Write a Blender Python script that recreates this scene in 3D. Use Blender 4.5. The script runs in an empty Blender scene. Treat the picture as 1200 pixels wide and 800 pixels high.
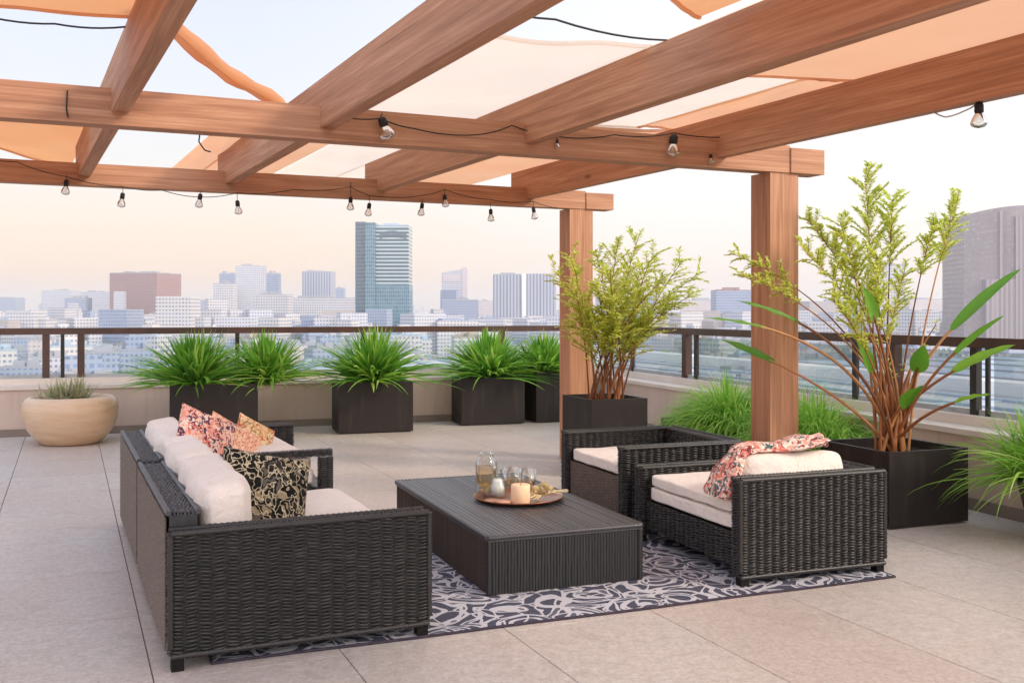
import bpy, math, random
from mathutils import Vector, Matrix, noise
R = math.radians
rnd = random.Random(11)
S = bpy.context.scene
col = S.collection
V3 = Vector

# ------------------------------------------------------------------ camera geometry (eye 1.4 m above the terrace)
F, HZ, EYE = 1185.0, 364.5, 1.4
def gp(x, y, z):                       # ground-like point at height z seen at photo pixel x,y
    Y = F * (EYE - z) / (y - HZ)
    return ((x - 600) * Y / F, Y)
def at(x, y, Y):                       # point at distance Y
    return V3(((x - 600) * Y / F, Y, EYE + (HZ - y) * Y / F))
def srgb(r, g, b):
    f = lambda c: (c / 255 / 12.92) if c / 255 <= .04045 else ((c / 255 + .055) / 1.055) ** 2.4
    return (f(r), f(g), f(b), 1)

# ------------------------------------------------------------------ node helpers
class NT:
    def __init__(s, name):
        s.m = bpy.data.materials.new(name); s.m.use_nodes = True
        s.t = s.m.node_tree; s.t.nodes.clear()
        s.out = s.t.nodes.new('ShaderNodeOutputMaterial')
    def n(s, typ, **kw):
        nd = s.t.nodes.new(typ)
        for k, v in kw.items():
            if k.startswith('i_'): nd.inputs[k[2:].replace('_', ' ')].default_value = v
            else: setattr(nd, k, v)
        return nd
    def l(s, a, b): s.t.links.new(a, b)
    def math(s, op, a, b=None, c=None):
        nd = s.t.nodes.new('ShaderNodeMath'); nd.operation = op
        for i, x in enumerate((a, b, c)):
            if x is None: continue
            if isinstance(x, (int, float)): nd.inputs[i].default_value = x
            else: s.l(x, nd.inputs[i])
        return nd.outputs[0]
    def mix(s, fac, a, b, blend='MIX'):
        nd = s.t.nodes.new('ShaderNodeMix'); nd.data_type = 'RGBA'; nd.blend_type = blend
        for i, x in ((0, fac), (6, a), (7, b)):
            if isinstance(x, (int, float, tuple)): nd.inputs[i].default_value = x
            else: s.l(x, nd.inputs[i])
        return nd.outputs[2]
    def ramp(s, fac, stops):
        nd = s.t.nodes.new('ShaderNodeValToRGB'); cr = nd.color_ramp
        while len(cr.elements) < len(stops): cr.elements.new(.5)
        for e, (p, c) in zip(cr.elements, stops): e.position = p; e.color = c
        s.l(fac, nd.inputs[0]); return nd.outputs[0]
    def noise(s, vec, scale, detail=3, rough=.55, dist=0):
        nd = s.t.nodes.new('ShaderNodeTexNoise')
        nd.inputs['Scale'].default_value = scale; nd.inputs['Detail'].default_value = detail
        nd.inputs['Roughness'].default_value = rough; nd.inputs['Distortion'].default_value = dist
        if vec is not None: s.l(vec, nd.inputs['Vector'])
        return nd.outputs[0]
    def coord(s, which='Object'):
        return s.t.nodes.new('ShaderNodeTexCoord').outputs[which]
    def mapping(s, vec, scale=(1, 1, 1), loc=(0, 0, 0), rot=(0, 0, 0)):
        nd = s.t.nodes.new('ShaderNodeMapping'); s.l(vec, nd.inputs[0])
        nd.inputs['Scale'].default_value = scale; nd.inputs['Location'].default_value = loc; nd.inputs['Rotation'].default_value = rot
        return nd.outputs[0]
    def attr(s, name='tint'):
        nd = s.t.nodes.new('ShaderNodeAttribute'); nd.attribute_name = name
        return nd.outputs['Fac']
    def bump(s, h, strength=.3, dist=.01):
        nd = s.t.nodes.new('ShaderNodeBump'); nd.inputs['Strength'].default_value = strength
        nd.inputs['Distance'].default_value = dist; s.l(h, nd.inputs['Height']); return nd.outputs[0]
    def bsdf(s, color, rough=.6, spec=.5, metal=0, bump=None, **kw):
        p = s.t.nodes.new('ShaderNodeBsdfPrincipled')
        for k, x in (('Base Color', color), ('Roughness', rough), ('Specular IOR Level', spec), ('Metallic', metal)):
            if isinstance(x, (int, float, tuple)): p.inputs[k].default_value = x
            else: s.l(x, p.inputs[k])
        for k, x in kw.items(): p.inputs[k.replace('_', ' ')].default_value = x
        if bump is not None: s.l(bump, p.inputs['Normal'])
        return p.outputs[0]
    def done(s, sh): s.l(sh, s.out.inputs[0]); return s.m

M = {}
def mottled(name, c1, c2, scale=6, rough=.6, spec=.4, bs=.15, bd=.004, fine=60, metal=0):
    t = NT(name); o = t.coord()
    n1 = t.noise(o, scale, 5); n2 = t.noise(o, fine, 3)
    c = t.mix(t.ramp(n1, [(.3, (0, 0, 0, 1)), (.7, (1, 1, 1, 1))]), c1, c2)
    M[name] = t.done(t.bsdf(c, rough, spec, metal, t.bump(n2, bs, bd))); return M[name]

def wood(name, a, b, c):
    t = NT(name); uv = t.coord('UV')
    oi = t.n('ShaderNodeObjectInfo').outputs['Random']
    cb = t.n('ShaderNodeCombineXYZ'); t.l(t.math('MULTIPLY', oi, 37.0), cb.inputs[0]); t.l(t.math('MULTIPLY', oi, 11.0), cb.inputs[1])
    va = t.n('ShaderNodeVectorMath', operation='ADD'); t.l(uv, va.inputs[0]); t.l(cb.outputs[0], va.inputs[1]); vec = va.outputs[0]
    g = t.noise(t.mapping(vec, (1.2, 26, 1)), 1.0, 6, .62, .6)
    g2 = t.noise(t.mapping(vec, (2.5, 120, 1)), 1.0, 4, .7)
    big = t.noise(t.mapping(vec, (.5, 3, 1)), 1.0, 3)
    w = t.n('ShaderNodeTexWave', wave_type='BANDS', bands_direction='Y'); t.l(t.mapping(vec, (.6, 5, 1)), w.inputs['Vector'])
    w.inputs['Scale'].default_value = 3; w.inputs['Distortion'].default_value = 9; w.inputs['Detail'].default_value = 3; w.inputs['Detail Scale'].default_value = .6
    cc = t.ramp(g, [(.3, a), (.52, b), (.72, c)])
    cc = t.mix(t.math('MULTIPLY', w.outputs[1], .28), cc, a)
    cc = t.mix(t.math('MULTIPLY', g2, .35), cc, b)
    cc = t.mix(t.math('MULTIPLY', big, .4), cc, c, 'MULTIPLY') if False else t.mix(t.math('MULTIPLY', big, .35), cc, c)
    kv = t.n('ShaderNodeTexVoronoi'); kv.inputs['Scale'].default_value = 1; t.l(t.mapping(vec, (1.1, 3.2, 1)), kv.inputs['Vector'])
    kn = t.ramp(kv.outputs['Distance'], [(.03, (1, 1, 1, 1)), (.075, (0, 0, 0, 1))]); cc = t.mix(t.math('MULTIPLY', kn, .65), cc, tuple(x * .45 for x in a[:3]) + (1,))
    ck = t.noise(t.mapping(vec, (.8, 70, 1)), 1.0, 2, .5, .2); cc = t.mix(t.math('MULTIPLY', t.ramp(ck, [(.24, (1, 1, 1, 1)), (.29, (0, 0, 0, 1))]), .55), cc, tuple(x * .3 for x in a[:3]) + (1,))
    h = t.math('ADD', g, g2)
    M[name] = t.done(t.bsdf(cc, .62, .3, 0, t.bump(h, .5, .003)))

def leaf(name, dark, mid, light, trans=.45, rough=.45):
    t = NT(name)
    c = t.ramp(t.attr('tint'), [(0, dark), (.5, mid), (1, light)])
    n = t.noise(t.coord(), 9, 2)
    c = t.mix(t.math('MULTIPLY', n, .5), c, mid)
    p = t.bsdf(c, rough, .45)
    tr = t.n('ShaderNodeBsdfTranslucent'); t.l(c, tr.inputs[0])
    mx = t.n('ShaderNodeMixShader'); mx.inputs[0].default_value = trans
    t.l(p, mx.inputs[1]); t.l(tr.outputs[0], mx.inputs[2]); M[name] = t.done(mx.outputs[0])

def cloth(name, c1, c2, trans):
    t = NT(name); o = t.coord()
    n = t.noise(o, 1.4, 4); n2 = t.noise(t.mapping(o, (1, 1, 1)), 240, 2)
    c = t.mix(n, c1, c2)
    p = t.n('ShaderNodeBsdfDiffuse'); t.l(c, p.inputs[0]); t.l(t.bump(n2, .2, .002), p.inputs['Normal'])
    tr = t.n('ShaderNodeBsdfTranslucent'); t.l(c, tr.inputs[0])
    mx = t.n('ShaderNodeMixShader'); mx.inputs[0].default_value = trans
    t.l(p.outputs[0], mx.inputs[1]); t.l(tr.outputs[0], mx.inputs[2]); M[name] = t.done(mx.outputs[0])

def fabric(name, c1, c2):
    t = NT(name); o = t.coord()
    n = t.noise(o, 5, 4); n2 = t.noise(o, 14, 4, .6, .6); n3 = t.noise(o, 420, 2)
    c = t.mix(n, c1, c2)
    h = t.math('ADD', t.math('MULTIPLY', n2, 3.0), t.math('MULTIPLY', n3, .25))
    M[name] = t.done(t.bsdf(c, .9, .15, 0, t.bump(h, .6, .01), Sheen_Weight=.2))

def wicker(name, a, b, rough=.42, spec=.5):
    t = NT(name); o = t.coord()
    n = t.noise(o, 35, 3); n2 = t.noise(o, 260, 2)
    ti = t.attr('tint'); c = t.mix(t.math('ADD', t.math('MULTIPLY', n, .5), t.math('MULTIPLY', ti, .5)), a, b)
    M[name] = t.done(t.bsdf(c, rough, spec, 0, t.bump(n2, .35, .002)))

wood('cedar', srgb(134, 84, 58), srgb(182, 128, 96), srgb(214, 166, 132))
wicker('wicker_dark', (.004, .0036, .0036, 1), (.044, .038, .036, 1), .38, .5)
wicker('wicker_top_lit', (.012, .012, .014, 1), (.1, .1, .112, 1), .3)  # paler bluish copy for tops, sky highlights put into the colour
wicker('reed_warm_lit', (.03, .02, .016, 1), (.09, .062, .048, 1), .5)  # warm light on the table's left side, put into the reed colour
wicker('wicker_warm_lit', (.1, .068, .05, 1), (.2, .14, .105, 1), .5)  # warm light on left-facing weave, put into the colour as brown
wicker('wicker_core', (.006, .005, .005, 1), (.012, .01, .009, 1), .7, .2)
wicker('reed_dark', (.012, .012, .013, 1), (.03, .029, .03, 1), .5)
fabric('cushion', srgb(226, 212, 202), srgb(242, 231, 222))
fabric('cushion_side', srgb(205, 170, 145), srgb(218, 186, 162))
t = NT('wall_plaster'); o = t.coord(); n1 = t.noise(o, 1.3, 5, .6); n2 = t.noise(t.mapping(o, (9, 9, .9)), 1, 4, .6); n3 = t.noise(o, 90, 3)
c = t.mix(n1, srgb(186, 163, 148), srgb(206, 184, 170)); c = t.mix(t.math('MULTIPLY', t.ramp(n2, [(.5, (0, 0, 0, 1)), (.75, (1, 1, 1, 1))]), .3), c, srgb(150, 130, 118))
M['wall_plaster'] = t.done(t.bsdf(c, .85, .2, 0, t.bump(n3, .3, .004)))
mottled('ledge_stone', srgb(205, 190, 176), srgb(222, 208, 196), 2, .6, .3, .2, .002, 60)
mottled('skirting', srgb(122, 108, 98), srgb(140, 124, 112), 3, .7)
mottled('bronze', srgb(62, 40, 32), srgb(84, 54, 42), 4, .35, .5, .05, .001, 40, .0)
mottled('black_metal', (.015, .013, .013, 1), (.025, .022, .02, 1), 4, .4)
mottled('planter_old', (.017, .0125, .0115, 1), (.024, .018, .016, 1), 2.2, .55, .25, .12, .002, 90)
t = NT('planter'); o = t.coord(); n1 = t.noise(o, 3, 5, .65); n2 = t.noise(t.mapping(o, (6, 6, .8)), 2, 4, .6); n3 = t.noise(o, 110, 2)
c = t.mix(n1, (.016, .012, .011, 1), (.026, .019, .017, 1)); c = t.mix(t.math('MULTIPLY', t.ramp(n2, [(.52, (0, 0, 0, 1)), (.78, (1, 1, 1, 1))]), .35), c, (.075, .06, .05, 1))
M['planter'] = t.done(t.bsdf(c, t.ramp(n1, [(.3, (.42, .42, .42, 1)), (.7, (.65, .65, .65, 1))]), .3, 0, t.bump(n3, .12, .002)))
mottled('soil', (.02, .013, .009, 1), (.05, .034, .024, 1), 20, .95, .1, 1, .02, 45)
mottled('pale_metal', srgb(150, 150, 150), srgb(175, 175, 175), 5, .4)
mottled('cable', (.012, .01, .01, 1), (.02, .017, .015, 1), 10, .6)
mottled('cable_white', (.5, .47, .44, 1), (.6, .56, .52, 1), 10, .6)
mottled('copper', srgb(120, 72, 50), srgb(170, 112, 84), 12, .3, .5, .2, .002, 60, .75)
mottled('rock_cream', srgb(205, 180, 130), srgb(240, 226, 190), 16, .8, .3, .8, .012, 60)
cloth('cloth_sunlit', srgb(254, 248, 240), srgb(250, 238, 226), .78)  # same cloth where sun comes through, the light put into its colour
cloth('cloth_shaded', srgb(250, 224, 202), srgb(246, 212, 184), .76)  # same cloth where shaded and doubled, the tone put into its colour
cloth('cloth_shaded_deep', srgb(250, 217, 184), srgb(245, 205, 170), .74)  # deeper shaded tone of the same cloth, put into its colour
leaf('leaf_spiky', srgb(60, 122, 44), srgb(128, 184, 62), srgb(214, 234, 112), .48)
leaf('leaf_grass', srgb(84, 146, 44), srgb(156, 206, 76), srgb(222, 240, 134), .5)
leaf('leaf_plume', srgb(164, 186, 64), srgb(224, 232, 108), srgb(250, 250, 180), .66)
leaf('leaf_paddle', srgb(58, 112, 34), srgb(108, 162, 48), srgb(168, 206, 74), .42)
leaf('leaf_succulent', srgb(126, 140, 96), srgb(184, 180, 136), srgb(240, 208, 182), .3, .6)
leaf('cane', srgb(96, 56, 32), srgb(152, 92, 52), srgb(196, 142, 88), 0.0, .5)
leaf('green_cane', srgb(88, 84, 44), srgb(122, 110, 58), srgb(158, 150, 84), 0.0, .5)

# floor tile
t = NT('floor_tile'); o = t.coord(); ti = t.attr('tint')
n1 = t.noise(o, 1.1, 5, .6); n2 = t.noise(o, 16, 6, .7); n3 = t.noise(o, 90, 3, .7)
c = t.ramp(n2, [(.28, srgb(158, 147, 139)), (.5, srgb(186, 177, 169)), (.72, srgb(208, 201, 194))])
c = t.mix(t.ramp(n1, [(.35, (0, 0, 0, 1)), (.7, (.5, .5, .5, 1))]), c, srgb(192, 174, 162))
c = t.mix(t.math('MULTIPLY', ti, .5), c, srgb(176, 154, 142))
sp = t.ramp(n3, [(.30, (1, 1, 1, 1)), (.38, (0, 0, 0, 1))])
c = t.mix(t.math('MULTIPLY', sp, .5), c, srgb(120, 108, 100)); n5 = t.noise(o, 45, 5, .8); c = t.mix(t.math('MULTIPLY', t.ramp(n5, [(.42, (0, 0, 0, 1)), (.62, (1, 1, 1, 1))]), .4), c, srgb(226, 220, 214))
n6 = t.noise(o, 2.7, 6, .75, 1.2); c = t.mix(t.math('MULTIPLY', t.ramp(n6, [(.55, (0, 0, 0, 1)), (.68, (1, 1, 1, 1))]), .3), c, srgb(146, 128, 116))
rg = t.ramp(n1, [(.3, (.34, .34, .34, 1)), (.7, (.55, .55, .55, 1))])
M['floor_tile'] = t.done(t.bsdf(c, rg, .45, 0, t.bump(t.math('ADD', n3, n2), .25, .003)))
mottled('grout', srgb(116, 104, 96), srgb(132, 118, 110), 8, .9, .1)

# rug: pale scrolls on slate
t = NT('rug'); o = t.coord()
nz = t.n('ShaderNodeTexNoise'); nz.inputs['Scale'].default_value = 3.2; nz.inputs['Detail'].default_value = 1.5; t.l(o, nz.inputs['Vector'])
sc = t.n('ShaderNodeVectorMath', operation='SCALE'); t.l(nz.outputs[1], sc.inputs[0]); sc.inputs['Scale'].default_value = .28
ad = t.n('ShaderNodeVectorMath', operation='ADD'); t.l(o, ad.inputs[0]); t.l(sc.outputs[0], ad.inputs[1])
vo = t.n('ShaderNodeTexVoronoi', feature='F1'); vo.inputs['Scale'].default_value = 3.6; vo.inputs['Randomness'].default_value = .75; t.l(ad.outputs[0], vo.inputs['Vector'])
rings = t.math('SINE', t.math('MULTIPLY', vo.outputs['Distance'], 27.0))
ve = t.n('ShaderNodeTexVoronoi', feature='DISTANCE_TO_EDGE'); ve.inputs['Scale'].default_value = 7; t.l(ad.outputs[0], ve.inputs['Vector'])
n4 = t.noise(ad.outputs[0], 7, 2)
msk = t.math('GREATER_THAN', t.math('ADD', rings, t.math('MULTIPLY', t.math('SUBTRACT', n4, .5), 3.2)), .25)
edge = t.math('LESS_THAN', ve.outputs['Distance'], .035)
msk = t.math('MAXIMUM', msk, edge)
core = t.math('GREATER_THAN', t.math('ADD', rings, t.math('MULTIPLY', t.math('SUBTRACT', n4, .5), 3.2)), 1.12)
msk = t.math('SUBTRACT', msk, t.math('MULTIPLY', core, .9))
fib = t.noise(o, 150, 3)
dk = t.mix(fib, srgb(66, 68, 82), srgb(94, 96, 110)); lt = t.mix(fib, srgb(172, 170, 178), srgb(216, 214, 218))
cr = t.mix(msk, dk, lt)
M['rug'] = t.done(t.bsdf(cr, .95, .1, 0, t.bump(t.math('ADD', fib, msk), .5, .004)))
mottled('rug_hem', srgb(58, 52, 62), srgb(74, 66, 76), 30, .95, .1, .6, .003, 200)

def pattern(name, cols, scale, seedloc=0, dist=.25, lines=None):
    t = NT(name); o = t.mapping(t.coord(), loc=(seedloc, seedloc * .7, 0))
    nz = t.n('ShaderNodeTexNoise'); nz.inputs['Scale'].default_value = scale * .7; t.l(o, nz.inputs['Vector'])
    sc = t.n('ShaderNodeVectorMath', operation='SCALE'); t.l(nz.outputs[1], sc.inputs[0]); sc.inputs['Scale'].default_value = dist
    ad = t.n('ShaderNodeVectorMath', operation='ADD'); t.l(o, ad.inputs[0]); t.l(sc.outputs[0], ad.inputs[1])
    vo = t.n('ShaderNodeTexVoronoi'); vo.inputs['Scale'].default_value = scale; t.l(ad.outputs[0], vo.inputs['Vector'])
    hs = t.n('ShaderNodeSeparateColor'); t.l(vo.outputs['Color'], hs.inputs[0])
    rp = t.n('ShaderNodeValToRGB'); rp.color_ramp.interpolation = 'CONSTANT'
    while len(rp.color_ramp.elements) < len(cols): rp.color_ramp.elements.new(.5)
    for i, e in enumerate(rp.color_ramp.elements): e.position = i / len(cols); e.color = cols[i]
    t.l(hs.outputs[0], rp.inputs[0]); c = rp.outputs[0]
    if lines:
        ve = t.n('ShaderNodeTexVoronoi', feature='DISTANCE_TO_EDGE'); ve.inputs['Scale'].default_value = lines[1]; t.l(ad.outputs[0], ve.inputs['Vector'])
        c = t.mix(t.math('LESS_THAN', ve.outputs['Distance'], lines[2]), c, lines[0])
    M[name] = t.done(t.bsdf(c, .85, .2, 0, t.bump(t.noise(o, 120, 3), .4, .004)))
pattern('pillow_coral', [srgb(222, 130, 110), srgb(244, 206, 184), srgb(232, 156, 136), srgb(150, 66, 80), srgb(242, 184, 168), srgb(60, 56, 84), srgb(236, 214, 200)], 46, 1, .12)
pattern('pillow_peach', [srgb(238, 180, 156), srgb(226, 130, 106), srgb(246, 214, 190), srgb(206, 120, 96), srgb(240, 196, 150), srgb(244, 206, 180)], 60, 8, .12)
pattern('pillow_gold', [srgb(226, 178, 120), srgb(204, 98, 66), srgb(238, 212, 168), srgb(150, 128, 82), srgb(240, 196, 160)], 46, 5, .12)
pattern('pillow_black', [srgb(22, 20, 20), srgb(30, 27, 26), srgb(18, 16, 16), srgb(150, 134, 108), srgb(44, 40, 38), srgb(24, 22, 22), srgb(96, 90, 84)], 19, 3, .3, (srgb(196, 182, 152), 13, .045))
pattern('scarf', [srgb(240, 222, 208), srgb(226, 160, 144), srgb(214, 118, 104), srgb(236, 206, 192), srgb(84, 110, 110), srgb(122, 52, 58), srgb(232, 178, 158)], 32, 2, .22)

# glass kinds
def thin_glass(name, tint, gl=.06):
    t = NT(name)
    tr = t.n('ShaderNodeBsdfTransparent'); tr.inputs[0].default_value = tint
    g = t.n('ShaderNodeBsdfGlossy'); g.inputs['Roughness'].default_value = .02
    lw = t.n('ShaderNodeFresnel'); lw.inputs[0].default_value = 1.5
    mx = t.n('ShaderNodeMixShader'); t.l(t.math('MULTIPLY', lw.outputs[0], gl * 16), mx.inputs[0]); t.l(tr.outputs[0], mx.inputs[1]); t.l(g.outputs[0], mx.inputs[2])
    M[name] = t.done(mx.outputs[0])
thin_glass('rail_glass', (.93, .96, .97, 1), .035)
t = NT('bulb_glass'); tr = t.n('ShaderNodeBsdfTransparent'); g_ = t.n('ShaderNodeBsdfGlossy'); g_.inputs['Roughness'].default_value = .04; df = t.n('ShaderNodeBsdfTranslucent'); df.inputs[0].default_value = (.9, .88, .82, 1)
m1 = t.n('ShaderNodeMixShader'); m1.inputs[0].default_value = .3; t.l(tr.outputs[0], m1.inputs[1]); t.l(df.outputs[0], m1.inputs[2])
fr = t.n('ShaderNodeFresnel'); m2 = t.n('ShaderNodeMixShader'); t.l(fr.outputs[0], m2.inputs[0]); t.l(m1.outputs[0], m2.inputs[1]); t.l(g_.outputs[0], m2.inputs[2]); M['bulb_glass'] = t.done(m2.outputs[0])
thin_glass('table_glass', (.97, .98, .97, 1), .03)
thin_glass('amber_liquid', (.96, .83, .66, 1), .012)
t = NT('candle_wax'); M['candle_wax'] = t.done(t.bsdf(srgb(244, 208, 170), .5, .4, Subsurface_Weight=.4, Subsurface_Scale=.02))
# ceramic bowl: beige glaze with streaks
t = NT('bowl_glaze'); o = t.coord()
n = t.noise(t.mapping(o, (1, 1, 6)), 3.2, 5, .6, .4); n2 = t.noise(o, 2, 3)
c = t.ramp(n, [(.25, srgb(196, 158, 126)), (.5, srgb(212, 182, 152)), (.75, srgb(220, 196, 170))])
c = t.mix(t.math('MULTIPLY', n2, .4), c, srgb(206, 160, 118))
M['bowl_glaze'] = t.done(t.bsdf(c, .3, .5, 0, t.bump(n, .2, .004)))

# facades (uv in metres)
def facade(name, wall, glass, pu, pv, fu, fv, rough=.6, vary=.35, gr=.25, wall2=None):
    t = NT(name); uv = t.coord('UV'); sp = t.n('ShaderNodeSeparateXYZ'); t.l(uv, sp.inputs[0])
    u = t.math('DIVIDE', sp.outputs[0], pu); v = t.math('DIVIDE', sp.outputs[1], pv)
    a = t.math('LESS_THAN', t.math('FRACT', u), fu); b = t.math('LESS_THAN', t.math('FRACT', v), fv)
    w = t.math('MULTIPLY', a, b)
    cb = t.n('ShaderNodeCombineXYZ'); t.l(t.math('FLOOR', u), cb.inputs[0]); t.l(t.math('FLOOR', v), cb.inputs[1])
    wn = t.n('ShaderNodeTexWhiteNoise', noise_dimensions='3D'); t.l(cb.outputs[0], wn.inputs[0])
    g2 = tuple(min(1, x * 2.2 + .05) for x in glass[:3]) + (1,)
    gc = t.mix(t.math('MULTIPLY', wn.outputs[0], vary), glass, g2)
    n = t.noise(t.mapping(uv, (.05, .03, 1)), 1, 4)
    wc = t.mix(t.math('MULTIPLY', n, .4), wall, wall2 or tuple(x * .7 for x in wall[:3]) + (1,))
    c = t.mix(w, wc, gc)
    rr = t.mix(w, (rough,) * 3 + (1,), (gr,) * 3 + (1,))
    M[name] = t.done(t.bsdf(c, rr, .5)); return M[name]
facade('f_brown', srgb(170, 132, 126), srgb(132, 106, 112), 3.2, 3.6, .55, .5)
facade('f_white', srgb(204, 202, 206), srgb(116, 126, 148), 2.6, 3.0, .55, .45)
facade('f_white2', srgb(214, 208, 206), srgb(126, 132, 150), 2.9, 3.2, .6, .45)
facade('f_bluegrey', srgb(164, 172, 190), srgb(110, 124, 152), 2.6, 3.1, .6, .5)
facade('f_tan', srgb(188, 176, 168), srgb(150, 148, 156), 2.7, 3.0, .5, .42)
facade('f_pinkish', srgb(214, 200, 196), srgb(158, 152, 162), 2.8, 3.0, .55, .4)
facade('f_glass_bands', srgb(196, 206, 206), srgb(58, 88, 104), 100, 4.0, 1.01, .62, .4, .1, .12)
facade('f_glass_low', srgb(132, 160, 168), srgb(52, 92, 112), 2.0, 4.0, .82, .85, .3, .5, .12)
facade('f_glass_dark', srgb(96, 118, 130), srgb(44, 70, 88), 1.8, 4.0, .8, .7, .3, .5, .12)
facade('f_ribs', srgb(186, 186, 196), srgb(112, 120, 140), 4.2, 300, .45, 1.01, .5, .3)
facade('f_ribs_mauve', srgb(170, 154, 152), srgb(128, 122, 132), 3.4, 300, .5, 1.01, .5, .3)
facade('f_grid_mauve', srgb(164, 148, 146), srgb(146, 138, 146), 3.0, 3.6, .6, .45, .5, .3)
mottled('roof_pale', srgb(160, 160, 168), srgb(186, 184, 186), .05, .8, .2, 0, .01, 1)
mottled('roof_blue', srgb(164, 178, 192), srgb(186, 198, 210), .04, .6, .3, 0, .01, 1)
mottled('roof_tan', srgb(176, 160, 148), srgb(196, 182, 168), .06, .8, .2, 0, .01, 1)
mottled('trim_white', srgb(232, 230, 226), srgb(240, 238, 234), .5, .6, .3, 0, .01, 1)
t = NT('roof_sheet'); o = t.coord()
n = t.noise(t.mapping(o, (.15, .01, 1)), 1, 5, .6); n2 = t.noise(o, .35, 4, .65)
c = t.mix(n, srgb(192, 190, 188), srgb(214, 212, 210)); c = t.mix(t.math('MULTIPLY', n2, .5), c, srgb(176, 176, 178))
M['roof_sheet'] = t.done(t.bsdf(c, .6, .3))
t = NT('city_ground'); o = t.coord()
n = t.noise(o, .012, 6, .6); n2 = t.noise(o, .08, 4)
c = t.mix(n, srgb(96, 98, 100), srgb(140, 136, 130)); c = t.mix(t.math('MULTIPLY', n2, .4), c, srgb(86, 98, 80))
M['city_ground'] = t.done(t.bsdf(c, .9, .1))

# ------------------------------------------------------------------ mesh builder
class MB:
    def __init__(s): s.v = []; s.f = []; s.uv = []; s.ti = []; s.T = None
    def tr(s, p): return (s.T @ V3(p)) if s.T is not None else V3(p)
    def quad(s, pts, uvs=None, ti=0.5):
        i = len(s.v); s.v += [s.tr(p) for p in pts]; s.f.append(tuple(range(i, i + len(pts))))
        s.uv += uvs if uvs else [(0, 0)] * len(pts); s.ti.append(ti)
    def box(s, a, b, ti=.5):
        x0, y0, z0 = a; x1, y1, z1 = b
        def q(p, ax, ay):
            long_first = True
            us = [(pp[ax], pp[ay]) for pp in p]; s.quad(p, us, ti)
        dx, dy, dz = x1 - x0, y1 - y0, z1 - z0
        o = (lambda i, j: (i, j) if (dx, dy, dz)[i] >= (dx, dy, dz)[j] else (j, i)) if s.wood else (lambda i, j: (i, j))
        q([(x0, y0, z0), (x1, y0, z0), (x1, y0, z1), (x0, y0, z1)], *o(0, 2))
        q([(x1, y1, z0), (x0, y1, z0), (x0, y1, z1), (x1, y1, z1)], *o(0, 2))
        q([(x0, y1, z0), (x0, y0, z0), (x0, y0, z1), (x0, y1, z1)], *o(1, 2))
        q([(x1, y0, z0), (x1, y1, z0), (x1, y1, z1), (x1, y0, z1)], *o(1, 2))
        q([(x0, y0, z1), (x1, y0, z1), (x1, y1, z1), (x0, y1, z1)], *o(0, 1))
        q([(x0, y1, z0), (x1, y1, z0), (x1, y0, z0), (x0, y0, z0)], *o(0, 1))
    wood = False
    def grid(s, P, closed_u=False, closed_v=False, ti=.5):
        n, m = len(P), len(P[0]); i0 = len(s.v)
        for r in P: s.v += [s.tr(p) for p in r]
        for i in range(n - (0 if closed_u else 1)):
            for j in range(m - (0 if closed_v else 1)):
                a, b = i, (i + 1) % n; c, d = j, (j + 1) % m
                s.f.append((i0 + a * m + c, i0 + b * m + c, i0 + b * m + d, i0 + a * m + d))
                s.uv += [(i / n, j / m), ((i + 1) / n, j / m), ((i + 1) / n, (j + 1) / m), (i / n, (j + 1) / m)]
                s.ti.append(ti(i, j) if callable(ti) else ti)
    def cap(s, ring, ti=.5):
        i0 = len(s.v); s.v += [s.tr(p) for p in ring]; s.f.append(tuple(range(i0, i0 + len(ring)))); s.uv += [(0, 0)] * len(ring); s.ti.append(ti)
    def tube(s, pts, rad, n=8, ti=.5, caps=True):
        pts = [V3(p) for p in pts]; P = []
        up = V3((0, 0, 1)); prev = None
        for k, p in enumerate(pts):
            d = (pts[min(k + 1, len(pts) - 1)] - pts[max(k - 1, 0)]); d = d.normalized() if d.length > 1e-9 else V3((0, 0, 1))
            if prev is None:
                a = d.cross(up) if abs(d.z) < .95 else d.cross(V3((1, 0, 0)))
            else: a = prev - d * prev.dot(d)
            a.normalize(); prev = a; b = d.cross(a)
            r = rad[k] if isinstance(rad, (list, tuple)) else rad
            P.append([p + a * (r * math.cos(2 * math.pi * q / n)) + b * (r * math.sin(2 * math.pi * q / n)) for q in range(n)])
        s.grid(P, closed_v=True, ti=ti)
        if caps: s.cap(P[0][::-1], ti); s.cap(P[-1], ti)
    def lathe(s, prof, n=32, c=(0, 0, 0), sx=1, sy=1, ti=.5):
        P = [[(c[0] + r * sx * math.cos(2 * math.pi * q / n), c[1] + r * sy * math.sin(2 * math.pi * q / n), c[2] + z) for q in range(n)] for r, z in prof]
        s.grid(P, closed_v=True, ti=ti)
    def build(s, name, mat, parent=None, smooth=False, bevel=0, loc=None, rz=None):
        me = bpy.data.meshes.new(name); me.from_pydata([tuple(p) for p in s.v], [], s.f); me.update()
        uvl = me.uv_layers.new(name='UVMap')
        flat = [c for uv in s.uv for c in uv]
        if len(flat) == 2 * len(me.loops): uvl.data.foreach_set('uv', flat)
        at_ = me.attributes.new('tint', 'FLOAT', 'FACE'); at_.data.foreach_set('value', s.ti)
        if smooth: me.polygons.foreach_set('use_smooth', [True] * len(me.polygons))
        me.materials.append(M[mat] if isinstance(mat, str) else mat)
        o = bpy.data.objects.new(name, me); col.objects.link(o)
        if parent is not None: o.parent = parent
        if loc is not None: o.location = loc
        if rz is not None: o.rotation_euler = (0, 0, rz)
        if bevel:
            b = o.modifiers.new('bevel', 'BEVEL'); b.width = bevel; b.segments = 2; b.limit_method = 'ANGLE'
        return o
class WB(MB):
    wood = True
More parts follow.
